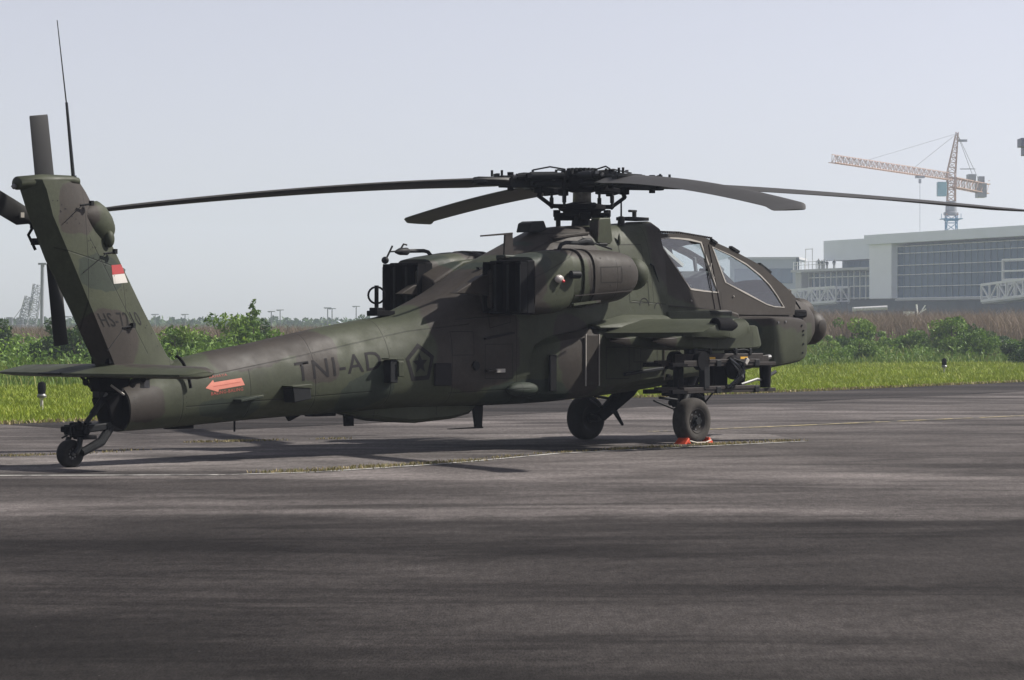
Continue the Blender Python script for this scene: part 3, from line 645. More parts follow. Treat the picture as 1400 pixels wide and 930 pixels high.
P(MB().loft([[(x, -w*math.cos(t*math.pi/8)*1.0, z+h*math.sin(t*math.pi/8)) for t in range(16)] for x, w, z, h in ((-10.36, .08, 3.02, .05), (-10.29, .108, 3.0, .12), (-10.20, .128, 2.98, .18), (-10.12, .142, 2.96, .23), (-10.03, .145, 2.94, .26), (-9.93, .130, 2.91, .23), (-9.85, .10, 2.885, .17), (-9.805, .07, 2.87, .10), (-9.79, .03, 2.86, .05))]), 'tail_gearbox_fairing', sharp=70)
P(MB().ball((-9.93, -.11, 2.74), .07, 10, (1, .8, 1.5)), 'gearbox_blister', sharp=80)
P(MB().tube([(-10.63, 0, 5.33), (-10.49, 0, 4.34)], [.006, .010], 6).tube([(-10.49, 0, 4.36), (-10.39, 0, 3.49)], [.017, .024], 8).tube([(-10.39, 0, 3.49), (-10.385, 0, 3.44)], .04, 8), 'whip_aerial', M['lens'])
for (x, z, x2, z2) in ((-10.36, 3.14, -10.66, 2.92), (-10.0, 2.57, -10.38, 2.33), (-9.72, 1.68, -10.02, 1.39)):
    P(MB().tube([(x-.05, -.16, z-.01), (x+.10, -.175, z+.01)], .013, 6).box((x+.11, -.17, z+.02), (.04, .05, .06)), 'aerial_bracket', M['dark'])
    P(MB().tube([(x-.04, -.165, z-.02), (x2, -.185, z2)], .005, 5), 'aerial_wire', M['dark'])
P(MB().box((-9.95, 0, 1.27), (.07, .34, .07)), 'fin_hinge', M['black'], bevel=.01)
P(MB().tube([(-8.96+.11*math.sin(t*.3), -.20-.03*t, 1.33-.02*t-.012*t*t) for t in range(6)], .02, 6), 'drive_cover_edge', M['black'])

# stabilator
def stabsec(y, le, te, t):
    c = le-te; up = R(3)
    base = [(le, 0), (le-.04*c, t*.5), (le-.15*c, t*.9), (le-.4*c, t), (le-.75*c, t*.6), (te, .012), (te, -.012), (le-.7*c, -t*.6), (le-.35*c, -t*.9), (le-.1*c, -t*.75), (le-.03*c, -t*.4)]
    zc = 1.135
    return [(x, y, zc+z+(x-te)*math.tan(up)-.02) for x, z in base]
sb = P(MB().loft([stabsec(-1.76, -9.72, -10.10, .03), stabsec(-1.72, -9.66, -10.20, .055), stabsec(-1.62, -9.62, -10.24, .075), stabsec(-.8, -9.56, -10.34, .085), stabsec(0, -9.52, -10.42, .09), stabsec(.8, -9.56, -10.34, .085), stabsec(1.62, -9.62, -10.24, .075), stabsec(1.72, -9.66, -10.20, .055), stabsec(1.76, -9.72, -10.10, .03)]), 'stabilator', sharp=40)
P(MB().tube([(-10.1, -.95, 1.06), (-9.9, -.55, 1.03), (-9.75, -.33, .98)], .035, 8), 'stabilator_actuator', M['dark'], sb)
P(MB().box((-9.80, -.62, 1.0), (.09, .08, .10)).tube([(-9.90, -.75, 1.12), (-9.72, -.75, 1.20)], .012, 6), 'actuator_fitting', M['steel'], sb, bevel=.01)
P(MB().prism([(-10.44, 1.115), (-10.20, 1.12), (-10.20, 1.135), (-10.44, 1.13)], 'y', .22, .62), 'trim_tab', M['dark'], sb)
P(MB().prism([(-10.05, .90), (-9.65, .90), (-9.55, 1.14), (-10.1, 1.14)], 'y', -.10, .10), 'stabilator_mount', M['black'], bevel=.01)

# boom end: closed by a dark recessed bulkhead
P(MB().lathe([(0, .262), (.02, .262), (.03, .24), (.03, 0)], (-9.72, 0, .675), (-1, 0, 0), 28), 'boom_end_bulkhead', M['black'])
P(MB().prism([(-10.02, .82), (-9.7, .95), (-9.7, .42), (-9.9, .50)], 'y', -.14, .14), 'boom_end_frame', M['black'], bevel=.03)
P(MB().tube([(-9.90, -.10, .98), (-9.74, -.16, .86), (-9.70, -.22, .78)], .014, 6), 'bonding_strap', M['trim'])

# tail wheel
wheel((-10.42, .02, .168), .168, .15, .075, 'tail_wheel', M['rubber'], heli, -1)
tl = P(MB().tube([(-10.42, -.09, .17), (-10.38, -.10, .25), (-10.36, -.10, .36)], .035, 8).tube([(-10.42, .12, .17), (-10.36, .12, .36)], .035, 8).tube([(-10.34, -.1, .18), (-10.05, -.1, .30), (-9.80, -.06, .55)], [.05, .06, .05], 10), 'tail_gear_fork', M['dark'])
P(MB().box((-10.36, 0, .45), (.20, .20, .12)).box((-10.49, 0, .46), (.10, .12, .07)).box((-10.40, -.12, .49), (.09, .05, .09)).tube([(-10.28, -.13, .43), (-10.28, .13, .43)], .05, 10).tube([(-10.36, 0, .36), (-10.36, 0, .54)], .07, 10).box((-10.25, -.05, .36), (.2, .22, .05)), 'swivel_housing', M['black'], tl, bevel=.015)
P(MB().tube([(-10.60, -.05, .36), (-10.48, -.08, .42)], .012, 6).tube([(-10.52, -.12, .38), (-10.53, -.12, .50), (-10.46, -.12, .53)], .010, 6).tube([(-10.4, -.1, .56), (-10.3, -.12, .50), (-10.2, -.1, .53)], .012, 6), 'lock_lever', M['dark'], tl)
P(MB().bar((-10.25, 0, .46), (-9.72, 0, .50), .22, .09).box((-9.82, 0, .48), (.3, .24, .10)), 'trailing_arm', M['dark'], tl, bevel=.015)
P(MB().tube([(-10.25, -.06, .52), (-10.0, -.06, .80)], .030, 10).tube([(-10.15, -.06, .63), (-9.98, -.06, .82)], .042, 10), 'shock_strut', M['dark'], tl)
P(MB().tube([(-10.24, -.06, .53), (-10.16, -.06, .62)], .024, 8).tube([(-9.99, -.06, .81), (-9.93, -.06, .88)], .022, 8), 'strut_piston', M['steel'], tl)
P(MB().tube([(-10.22, .12, 1.14), (-10.12, .10, 1.02), (-9.95, .06, .85)], .022, 8).tube([(-10.02, .12, 1.13), (-10.12, .10, 1.02)], .018, 8).ball((-10.12, .1, 1.01), .04, 6).box((-9.98, 0, .87), (.14, .12, .08)), 'stabilator_rod', M['dark'], tl)

# tail rotor on the port side
tr = P(MB().lathe([(-.3, .07), (.02, .07), (.03, .12), (.10, .12), (.12, .05), (.20, .05), (.2, 0)], (-10.46, .33, 2.84), (0, 1, 0), 16), 'tail_rotor_hub', M['black'])
for ang, L in ((97, 1.39), (155, 1.34), (277, 1.39), (335, 1.32)):
    a = R(ang); d = Vector((math.cos(a), 0, math.sin(a))); n_ = Vector((-math.sin(a), 0, math.cos(a)))
    y = .36 if ang in (97, 277) else .44
    c0 = Vector((-10.46, y, 2.84)); rg = []
    for r_, ch, th in ((.10, .07, .05), (.26, .08, .05), (.40, .25, .030), (.60, .255, .026), (L-.02, .25, .02), (L, .24, .008)):
        tw = R(16 if r_ < .3 else 14-5*r_/L); cdir = (n_*math.cos(tw)+Vector((0, 1, 0))*math.sin(tw)); tdir = cdir.cross(d)
        p = c0+d*r_
        rg.append([p+cdir*ch*u+tdir*th*v for u, v in ((-.5, 0), (-.35, .5), (0, .6), (.35, .4), (.5, 0), (.35, -.4), (0, -.5), (-.35, -.4))])
    bl = P(MB().loft(rg), 'tail_rotor_blade', M['tailblade'], tr, sharp=40)
    if ang == 155: P(MB().box(c0+d*.42+Vector((0, -.04, 0)), (.05, .02, .06)), 'data_plate', M['trim'], tr)
P(MB().tube([(-10.70, .30, 2.95), (-10.78, .36, 2.78), (-10.72, .30, 2.60)], .02, 6).tube([(-10.62, .3, 3.0), (-10.74, .38, 2.92)], .018, 6).box((-10.72, .3, 2.7), (.08, .08, .08)).box((-10.75, .3, 2.88), (.06, .06, .05)), 'pitch_linkage', M['black'], tr)

# main rotor
HX = -1.23
def az(r, a, z): return Vector((HX+r*math.cos(R(a)), r*math.sin(R(a)), z))
P(MB().lathe([(3.0, .20), (3.08, .16), (3.3, .13), (3.34, .12), (3.62, .115), (3.64, .16)], (HX, 0, 0), (0, 0, 1), 20), 'rotor_mast', M['dark'])
P(MB().lathe([(3.40, .122), (3.42, .135), (3.60, .13), (3.61, .11)], (HX, 0, 0), (0, 0, 1), 20), 'mast_sleeve', simple('oily_mast_steel', (.10, .095, .085), .45, .6, .5, 14))
P(MB().lathe([(3.33, .13), (3.335, .30), (3.36, .34), (3.42, .34), (3.44, .22), (3.46, .14)], (HX, 0, 0), (0, 0, 1), 24).lathe([(3.26, .14), (3.27, .25), (3.33, .28), (3.34, .14)], (HX, 0, 0), (0, 0, 1), 20), 'swashplate', M['black'])
sw = P(MB().bar(az(.36, 50, 3.255), az(.36, 230, 3.255), .16, .10), 'fixed_swashplate_arm', M['black'], bevel=.01)
P(MB().bar(az(.40, 133, 3.255), az(.40, -47, 3.255), .14, .11).box(az(.36, 133, 3.30), (.08, .08, .1)).box(az(.36, -47, 3.30), (.08, .08, .1)), 'fixed_swashplate_arm', M['black'], bevel=.01)
for a in (133, 20, -70): P(MB().tube([az(.34, a, 3.05), az(.34, a, 3.25)], .035, 8), 'servo_rod', M['dark'])
P(MB().lathe([(3.60, .15), (3.63, .26), (3.70, .30), (3.84, .30), (3.87, .24), (3.90, .22), (3.90, .16), (3.94, .15), (3.95, .08), (3.95, 0)], (HX, 0, 0), (0, 0, 1), 24), 'rotor_hub', M['black'], sharp=30)
b_ = MB()
for k in range(20):
    a = k*18; b_.box(az(.20, a, 3.92), (.03, .03, .05))
for k in range(12): b_.box(az(.27, k*30+8, 3.88), (.05, .05, .05), Matrix.Rotation(R(k*30), 3, 'Z'))
P(b_, 'hub_bolts', M['dark'])
BL = [(-25.4, -.30, 'lit'), (64.6, -.33, 'far'), (154.6, -.53, 'left'), (244.6, -.66, 'near')]
lag = {-25.4: 0, 64.6: 1.1, 154.6: 0, 244.6: -1.1}
rnd = random.Random(5)
for psi, tip, _ in BL:
    def L(r, w, z, psi=psi+lag[psi]):    # rotor-arm frame: r outward, w towards the leading edge
        return Vector((HX+r*math.cos(R(psi))-w*math.sin(R(psi)), r*math.sin(R(psi))+w*math.cos(R(psi)), z))
    rot = Matrix.Rotation(R(psi+lag[psi]), 3, 'Z')
    # hub arm: laminated straps, pitch housing, lead-lag link
    arm = MB().box(L(.48, 0, 3.80), (.62, .30, .05), rot).box(L(.48, 0, 3.70), (.62, .30, .05), rot).box(L(.55, 0, 3.75), (.60, .20, .16), rot)
    arm.box(L(.98, 0, 3.735), (.56, .15, .17), rot).box(L(.80, 0, 3.84), (.30, .22, .05), rot)
    ao = P(arm, 'rotor_arm', M['dark'], bevel=.012)
    P(MB().lathe([(-.17, .05), (-.165, .075), (.125, .075), (.13, .05)], L(.66, 0, 3.75), (0, 0, 1), 14), 'lead_lag_pin', M['black'], ao)
    P(MB().lathe([(-.13, .045), (.13, .045)], L(1.10, 0, 3.74), (0, 0, 1), 12), 'lead_lag_pin', M['black'], ao)
    P(MB().lathe([(-.12, .035), (.13, .035)], L(.34, .14, 3.76), (0, 0, 1), 10), 'hub_pin', M['black'], ao)
    for w in (-.17, .17):
        P(MB().tube([L(.36, w*1.1, 3.83), L(1.06, w*.75, 3.80)], .045, 10).tube([L(.50, w*1.08, 3.82), L(.86, w*.9, 3.81)], .062, 12), 'damper', M['dark'], ao)
        P(MB().tube([L(1.02, w*.75, 3.80), L(1.10, w*.7, 3.80)], .03, 8), 'damper_rod', M['steel'], ao)
    # clutter of fittings
    cl = MB()
    for k in range(22):
        r_ = rnd.uniform(.30, 1.35); s_ = rnd.uniform(.03, .07)
        cl.box(L(r_, rnd.uniform(-.2, .2), 3.84-.03*r_+rnd.uniform(-.05, .03)), (s_, s_*.8, s_*.9), rot)
    for r_ in (.42, .78, 1.25, 1.40): cl.tube([L(r_, .05, 3.80), L(r_, .05, 3.93-.03*r_)], .02, 6)
    cl.tube([L(.3, .1, 3.92), L(.55, .14, 3.95), L(.8, .1, 3.90)], .012, 5)
    P(cl, 'hub_fittings', M['dark'], ao)
    sl = MB()
    for k in range(5): sl.box(L(rnd.uniform(.5, 1.3), rnd.choice((-.19, .19)), 3.79+rnd.uniform(-.05, .06)), (.05, .03, .04), rot)
    P(sl, 'bright_fittings', M['steel'], ao)
    # pitch horn, pitch link, scissor
    P(MB().bar(L(.62, .0, 3.64), L(.55, .34, 3.60), .08, .07).bar(L(.30, .2, 3.62), L(.60, .2, 3.62), .06, .06), 'pitch_horn', M['black'], ao, bevel=.01)
    P(MB().tube([L(.40, .30, 3.61), L(.40, .30, 3.38)], .020, 8).tube([L(.40, .30, 3.54), L(.40, .30, 3.44)], .030, 8), 'pitch_link', M['dark'], ao)
    P(MB().bar(L(.20, 0, 3.40), L(.46, 0, 3.40), .10, .06).tube([L(.44, 0, 3.38), L(.48, 0, 3.42)], .04, 8), 'rotating_arm', M['black'], ao, bevel=.01)
    if psi in (-25.4, 154.6):
        P(MB().bar(L(.48, 0, 3.41), L(.67, 0, 3.54), .07, .045).bar(L(.67, 0, 3.53), L(.63, 0, 3.64), .07, .045).bar(L(.25, 0, 3.60), L(.64, 0, 3.63), .08, .05), 'drive_link', M['black'], ao, bevel=.006)
    # blade root fitting and blade
    z0 = 3.735
    def zc(r): return z0+(tip)*((max(r-1.0, 0)/6.3)**1.55)
    P(MB().box(L(1.38, 0, z0), (.50, .22, .12), rot).box(L(1.62, 0, z0), (.22, .34, .07), rot), 'blade_root_fitting', M['dark'], ao, bevel=.015)
    rg = []
    stn = [(1.16, .38, .09), (1.22, .46, .085), (1.42, .52, .07), (1.62, .53, .060), (1.9, .533, .052)]+[(1.9+i*.31, .533, .050) for i in range(1, 16)]+[(6.75, .533, .048), (6.85, .533, .045), (7.05, .53, .040), (7.25, .51, .028), (7.315, .47, .012)]
    for r_, ch, th in stn:
        sweep = -max(0, r_-6.80)*.42
        tw = R(11-8*(r_-1.2)/6.1) if r_ > 1.5 else R(9)
        if r_ > 6.8: ch = ch*(1-(r_-6.8)*.28)
        row = []
        for u, v in ((.5, 0), (.47, .35), (.38, .62), (.2, .7), (-.1, .5), (-.5, .05), (-.5, -.05), (-.1, -.42), (.2, -.5), (.4, -.42), (.48, -.25)):
            uu = u*ch-(.12 if r_ > 1.5 else 0)*0; w = (uu-.09*ch/.533)*math.cos(tw)-v*th*math.sin(tw)+sweep; z = zc(r_)+(uu-.09)*math.sin(tw)+v*th*math.cos(tw)
            row.append(L(r_, w, z))
        rg.append(row)
    bo = P(MB().loft(rg), 'main_rotor_blade', M['blade'], sharp=30)

# wires, hoses on the mast deck
P(MB().tube([(-1.30, -.20, 3.08), (-1.33, -.24, 3.2), (-1.28, -.22, 3.24), (-1.24, -.24, 3.14)], .012, 6), 'deck_hose', M['steel'])

# ------------------------------------------------------------------ markings laid on the hull
dep = bpy.context.evaluated_depsgraph_get()
def bvh_of(names):
    vs, fs = [], []
    for o in heli.children:
        if o.type == 'MESH' and o.name.split('.')[0] in names:
            bm = bmesh.new(); bm.from_mesh(o.data); bmesh.ops.triangulate(bm, faces=bm.faces); bm.to_mesh(o.data); bm.free()
            n = len(vs); vs += [v.co.copy() for v in o.data.vertices]; fs += [tuple(i+n for i in p.vertices) for p in o.data.polygons]
    return BVHTree.FromPolygons(vs, fs)
HB = bvh_of({'fuselage'}); FB = bvh_of({'tail_fin'})
def decal(me_bm, name, mat, bvh, lift=.003, cell=.03, parent=heli):
    bm = me_bm
    xs = [v.co.x for v in bm.verts]; zs = [v.co.z for v in bm.verts]
    def cut(lo, hi, axis):
        t = lo+cell
        while t < hi:
            co = Vector((t, 0, 0)) if axis == 0 else Vector((0, 0, t)); no = Vector((1, 0, 0)) if axis == 0 else Vector((0, 0, 1))
            bmesh.ops.bisect_plane(bm, geom=bm.verts[:]+bm.edges[:]+bm.faces[:], plane_co=co, plane_no=no); t += cell
    cut(min(zs), max(zs), 2); cut(min(xs), max(xs), 0)
    for v in bm.verts:
        h = bvh.ray_cast(Vector((v.co.x, -3, v.co.z)), Vector((0, 1, 0)))
        if h[0] is not None:
            n_ = h[1] if h[1].y < 0 else -h[1]
            v.co = h[0]+n_*lift
        else: v.co.y = -.3
    me = bpy.data.meshes.new(name); bm.to_mesh(me); bm.free(); me.materials.append(mat)
    return obj(name, me, parent)
def text_bm(s, x0, x1, z0, z1, slope=0, shear=0, bold=0):
    cu = bpy.data.curves.new('lettering', 'FONT'); cu.body = s; cu.offset = bold; cu.resolution_u = 3; cu.space_character = 1.1
    o = bpy.data.objects.new('lettering', cu); COL.objects.link(o)
    bpy.context.view_layer.update()
    me = bpy.data.meshes.new_from_object(o.evaluated_get(bpy.context.evaluated_depsgraph_get()))
    bpy.data.objects.remove(o)
    xs = [v.co.x for v in me.vertices]; ys = [v.co.y for v in me.vertices]
    ax, bx, ay, by = min(xs), max(xs), min(ys), max(ys)
    for v in me.vertices:
        u = (v.co.x-ax)/(bx-ax); w = (v.co.y-ay)/(by-ay)
        x = x0+u*(x1-x0)+shear*w; v.co = Vector((x, 0, z0+w*(z1-z0)+slope*(x-x0)))
    bm = bmesh.new(); bm.from_mesh(me); bpy.data.meshes.remove(me); return bm
def poly_bm(polys):
    bm = bmesh.new()
    for poly in polys: bm.faces.new([bm.verts.new((x, 0, z)) for x, z in poly])
    return bm
decal(text_bm('TNI-AD', -7.16, -5.74, .985, 1.225, .105, -.0, .006), 'unit_lettering', M['mark'], HB)
decal(text_bm('HS-7210', -10.07, -9.40, 1.68, 1.85, .03, -.10), 'serial_lettering', M['markhs'], FB)
decal(poly_bm([[(-9.90, 2.31), (-9.655, 2.33), (-9.69, 2.44), (-9.90, 2.425)]]), 'flag_red_band', M['red'], FB)
decal(poly_bm([[(-9.88, 2.20), (-9.61, 2.22), (-9.653, 2.328), (-9.90, 2.308)]]), 'flag_white_band', M['white'], FB)
decal(poly_bm([[(-8.60, .925), (-8.47, 1.025), (-8.46, .995), (-8.03, 1.045), (-7.99, .955), (-8.40, .905), (-8.41, .875)]]), 'warning_arrow', M['pink'], HB)
decal(poly_bm([[(-8.48, .940), (-8.05, .992), (-8.05, .997), (-8.48, .945)]]), 'arrow_lettering_line', M['redtext'], HB, .005)
decal(text_bm('BAHAYA', -8.52, -8.24, 1.045, 1.075, .10), 'warning_lettering', M['redtext'], HB)
decal(text_bm('BALING-BALING', -8.52, -8.02, .835, .875, .11), 'warning_lettering', M['redtext'], HB)
# pentagon with star
cx, cz, r_ = -5.10, 1.195, .27
def pen(r, k, off=0): return (cx+r*.92*math.cos(R(90+72*k+off)), cz+r*math.sin(R(90+72*k+off))*1.0+.06*r*math.cos(R(90+72*k+off)))
polys = [[pen(r_, k), pen(r_, k+1), pen(r_*.74, k+1), pen(r_*.74, k)] for k in range(5)]
star = []
for k in range(5): star += [[(cx, cz-.01), pen(.14, k-0, 0), pen(.06, k, 36)], [(cx, cz-.01), pen(.06, k, 36), pen(.14, k+1)]]
decal(poly_bm(polys), 'emblem_ring', M['mark'], HB)
decal(poly_bm(star), 'emblem_star', M['mark'], HB)

# hatch outlines, circular covers and small stencils
def frame(x0, x1, z0, z1, sl=0, w=.008):
    q = lambda x, z: (x, z+sl*(x-x0))
    return [[q(x0, z0), q(x1, z0), q(x1, z0+w), q(x0, z0+w)], [q(x0, z1-w), q(x1, z1-w), q(x1, z1), q(x0, z1)],
            [q(x0, z0+w), q(x0+w, z0+w), q(x0+w, z1-w), q(x0, z1-w)], [q(x1-w, z0+w), q(x1, z0+w), q(x1, z1-w), q(x1-w, z1-w)]]
def ring(cx, cz, r0, r1, a0=0, a1=360, n=20):
    return [[(cx+a*math.cos(R(t)), cz+a*math.sin(R(t))) for a, t in ((r0, t0), (r1, t0), (r1, t1), (r0, t1))] for t0, t1 in ((a0+(a1-a0)*k/n, a0+(a1-a0)*(k+1)/n) for k in range(n))]
BB = bvh_of({'avionics_bay'}); NB = bvh_of({'engine_cowling', 'exhaust_cowling'})
for a in ((-4.55, -4.15, 1.30, 1.62, 0), (-3.95, -3.42, .98, 1.45, .0), (-3.85, -3.45, 1.66, 2.05, .2), (-1.05, -.55, 2.55, 2.85, .03), (-.95, -.50, 2.02, 2.40, 0), (-2.3, -1.75, 2.85, 2.98, .05)):
    decal(poly_bm(frame(*a)), 'hatch_outline', M['seam'], HB)
for a in ((-1.75, -1.25, .95, 1.4), (-1.15, -.62, 1.18, 1.52), (.05, .55, 1.1, 1.6)): decal(poly_bm(frame(*a)), 'hatch_outline', M['seam'], BB)
decal(poly_bm(ring(-.62, 1.98, .10, .115, 0, 180)+ring(-.30, 1.94, .075, .09, 0, 180)), 'cover_ring', M['mark'], HB)
for x, z in ((-3.42, 2.18), (-3.30, 1.98), (-2.2, 2.25), (-1.75, 2.52), (-2.35, 2.62)): decal(poly_bm(ring(x, z, 0, .012, n=6)), 'fastener_mark', M['seam'], NB)
decal(poly_bm(frame(-2.40, -1.95, 2.28, 2.5, .03, .009)), 'hatch_outline', M['seam'], NB)
rr_ = random.Random(8)
for k in range(26):
    t = rr_.random(); x = -10.85+t*1.7; z = 3.25-t*1.75+rr_.uniform(-.1, .12)
    decal(poly_bm(ring(x, z, 0, .009, n=5)), 'rivet_mark', M['mark'], FB)

# wheel chocks: orange pair joined by a rope, at the starboard wheel
ch = thing('wheel_chock', (1.84, 41.7, 0), R(47), 'orange rubber chocks tied with rope around the right main wheel', 'wheel chock')
for x, s in ((-.25, 1), (.25, -1)):
    P(MB().prism([(x-.09*s, .0), (x+.07*s, .0), (x+.02*s, .095)], 'y', -1.16, -.96), 'chock_block', M['orange'], ch, bevel=.008)
P(MB().tube([(-.24, -1.18, .05), (-.1, -1.19, .022), (.1, -1.19, .02), (.24, -1.18, .05)], .010, 6), 'rope', M['rope'], ch)
# ------------------------------------------------------------------ ground
EDGE = [(-40, 8), (-8.81, 49.1), (-5.5, 53.9), (0, 64.4), (3.47, 67.9), (7.56, 73.7), (15.45, 86.1), (60, 156)]
def sheet(name, pts, z, mat, kind='structure'):
    mb = MB().add([(x, y, z) for x, y in pts], [tuple(range(len(pts)))])
    return tag(mb.build(name, mat, None, sharp=0), kind=kind)
# grass ground colour
m, nt, b = new_mat('grass_ground'); g = N(nt); v = g.pos()
n1 = g.noise(v, .35, 5, .6); n2 = g.noise(v, 4, 5, .6)
col = g.mix(g.range(n1, .35, .65), (.12, .165, .022), (.16, .17, .04)); f = g.range(n2, .3, .7, .7, 1.25)
g.put(b.inputs['Base Color'], g.mul(col, g.comb(f, f, f))); b.inputs['Roughness'].default_value = .95; b.inputs['Specular IOR Level'].default_value = .1
M['grassground'] = m
def asphalt(name, base, lo, hi, blotch, seed, tint=(1.07, .96, .92)):
    m, nt, b = new_mat(name); g = N(nt); v = g.map(g.pos(), loc=(seed, seed*.7, 0), rot=(0, 0, R(-33)))
    broad = g.range(g.noise(g.map(g.pos(), (.35, 1, 1), (seed+7, 2, 0)), .16, 4, .6, .3), .42, .58, .74, 1.08, True)
    big = g.range(g.noise(g.map(v, (1, .55, 1)), .22, 5, .6, .4), .32, .68, lo, hi, True)
    mid = g.range(g.noise(g.map(v, (.5, 1, 1)), 1.1, 6, .68, .6), .3, .7, 1-blotch, 1+blotch)
    fine = g.range(g.noise(g.map(g.pos(), (15, 3.2, 1)), 1, 6, .75), .3, .7, .66, 1.34)
    grit = g.range(g.noise(g.map(g.pos(), (90, 12, 1)), 1, 3, .7), .3, .7, .55, 1.45)
    v2 = g.pos(); yy = g.xyz(v2)[1]; xx = g.xyz(v2)[0]
    # darker tone on the near side, ragged far edge
    e = g.math('ADD', yy, g.math('MULTIPLY', g.math('SUBTRACT', g.noise(g.map(v2, (1, .4, 1)), .45, 5, .62), .5), 3.6))
    near = g.range(e, 24.5, 26.3, .31, 1, True)
    patch = g.range(g.noise(g.map(v2, (.22, 1, 1), (3, seed, 0)), .38, 5, .65, .5), .46, .57, 1, .55, True)
    f = g.math('MULTIPLY', g.math('MULTIPLY', g.math('MULTIPLY', g.math('MULTIPLY', big, broad), mid), g.math('MULTIPLY', fine, grit)), g.math('MULTIPLY', near, patch))
    vo = g.n.new('ShaderNodeTexVoronoi'); vo.inputs['Scale'].default_value = 3.0; g.put(vo.inputs['Vector'], v2)
    speck = g.range(vo.outputs['Distance'], .012, .022, 1.0, 0)
    c = g.mul((base*tint[0], base*tint[1], base*tint[2]), g.comb(f, f, f))
    c = g.mix(g.math('MULTIPLY', speck, .5), c, (.25, .24, .22))
    g.put(b.inputs['Base Color'], c)
    b.inputs['Roughness'].default_value = .92; b.inputs['Specular IOR Level'].default_value = .06
    g.put(b.inputs['Normal'], g.bump(g.math('ADD', g.noise(v, 60, 4, .7), g.math('MULTIPLY', g.noise(v, 6, 3), .6)), .5, .012))
    return m
M['asphalt'] = asphalt('apron_asphalt', .114, .66, 1.15, .34, 0)
M['pad'] = asphalt('worn_concrete', .118, .55, 1.2, .38, 11, (1.06, .96, .92))
M['fringe'] = asphalt('dark_edge_asphalt', .048, .85, 1.1, .25, 5)
sheet('grass_field', [(-1090, -100), (1090, -100), (1090, 1700), (-1090, 1700)], -.03, M['grassground'])
sheet('apron', [(-120, -40), (120, -40), (120, 250)]+list(reversed(EDGE[1:]))+[(-40, 8), (-120, -60)][:1]+[(-120, 8)], 0, M['asphalt'])
# kerb-less darker margin along the grass
inner = [(x+2.6 if i else x, y-2.2) for i, (x, y) in enumerate(EDGE[1:])]
sheet('apron_margin', [(x, y-.05) for x, y in EDGE[1:]]+[(x+3.0, y-4.5) for x, y in reversed(EDGE[1:])], .004, M['fringe'])
L1 = [(-16, 32.3), (-5.8, 32.34), (-3.32, 32.5), (-2.29, 33.15), (-.9, 35.08), (.49, 37.89), (4.3, 41.96)]
L2 = [(-18, 34), (-6.61, 36.83), (-5.6, 37.67), (-3.77, 41.96), (-2.0, 44.0), (0.4, 45.5)]
sheet('concrete_pad', L1+[(4.0, 44.5)]+list(reversed(L2)), .004, M['pad'])
def stripe(name, pts, w, mat, z=.008):
    mb = MB(); P_ = [Vector((x, y, 0)) for x, y in pts]
    for a, b_ in zip(P_[:-1], P_[1:]):
        d = (b_-a).normalized(); n = Vector((-d.y, d.x, 0))*w/2; mb.add([(p.x, p.y, z) for p in (a-n, b_-n, b_+n, a+n)], [(0, 1, 2, 3)])
    return tag(mb.build(name, mat, None, sharp=0), kind='structure')
def worn(name, col, thr):
    m, nt, b = new_mat(name); g = N(nt); v = g.pos()
    f = g.range(g.noise(g.map(v, (1, .5, 1)), 3.5, 6, .75), thr-.08, thr+.08, 0, 1)
    g.put(b.inputs['Base Color'], g.mix(f, (.085, .082, .08), col)); b.inputs['Roughness'].default_value = .85; return m
M['wline'] = worn('worn_white_paint', (.42, .41, .38), .46); M['yline'] = worn('worn_yellow_paint', (.34, .28, .13), .50)
stripe('white_line', [(-16, 32.2), (-5.8, 32.2), (-3.32, 32.32)], .13, M['wline'])
stripe('white_line', [(-3.32, 32.32), (-2.25, 32.98), (-.82, 34.95), (.60, 37.75), (4.3, 41.75)], .09, M['wline'])
stripe('yellow_line', [(2.2, 45.5), (4.01, 47.4), (9.11, 53.0), (30, 77)], .16, M['yline'])

# ------------------------------------------------------------------ vegetation materials
def leafmat(name, c1, c2, c3, sc=.8, tr=.25):
    m, nt, b = new_mat(name); g = N(nt); v = g.pos()
    at = g.n.new('ShaderNodeAttribute'); at.attribute_name = 'tone'
    f = g.xyz(at.outputs['Color'])[0] if False else at.outputs['Fac']
    c = g.mix(g.range(f, 0, .6), c1, c2); c = g.mix(g.range(f, .6, 1.0), c, c3)
    k = g.range(g.noise(v, sc, 3, .6), .3, .7, .75, 1.25)
    cc = g.mul(c, g.comb(k, k, k))
    g.put(b.inputs['Base Color'], cc); b.inputs['Roughness'].default_value = .6; b.inputs['Specular IOR Level'].default_value = .25
    t = nt.nodes.new('ShaderNodeBsdfTranslucent'); g.put(t.inputs[0], cc)
    mx = nt.nodes.new('ShaderNodeMixShader'); mx.inputs[0].default_value = tr
    out = [n for n in nt.nodes if n.type == 'OUTPUT_MATERIAL'][0]
    nt.links.new(b.outputs[0], mx.inputs[1]); nt.links.new(t.outputs[0], mx.inputs[2]); nt.links.new(mx.outputs[0], out.inputs[0])
    return m
M['lawn'] = leafmat('lawn_blades', (.14, .195, .014), (.23, .29, .022), (.36, .34, .08), .35)
M['scrub'] = leafmat('scrub_blades', (.07, .13, .018), (.13, .19, .03), (.23, .21, .06), .25)
M['reed'] = leafmat('dry_reeds', (.10, .08, .045), (.17, .115, .07), (.20, .15, .10), .06)
M['leaf'] = leafmat('shrub_leaves', (.048, .10, .016), (.105, .185, .026), (.20, .29, .045), .6)
M['leafdark'] = leafmat('dark_leaves', (.022, .048, .014), (.040, .080, .020), (.08, .12, .03), .6)
M['weed'] = leafmat('dry_weeds', (.10, .11, .03), (.22, .18, .08), (.36, .29, .15), 2)
M['bark'] = simple('bark', (.07, .055, .04), .9, 0, .3, 12)
rng = np.random.default_rng(3)
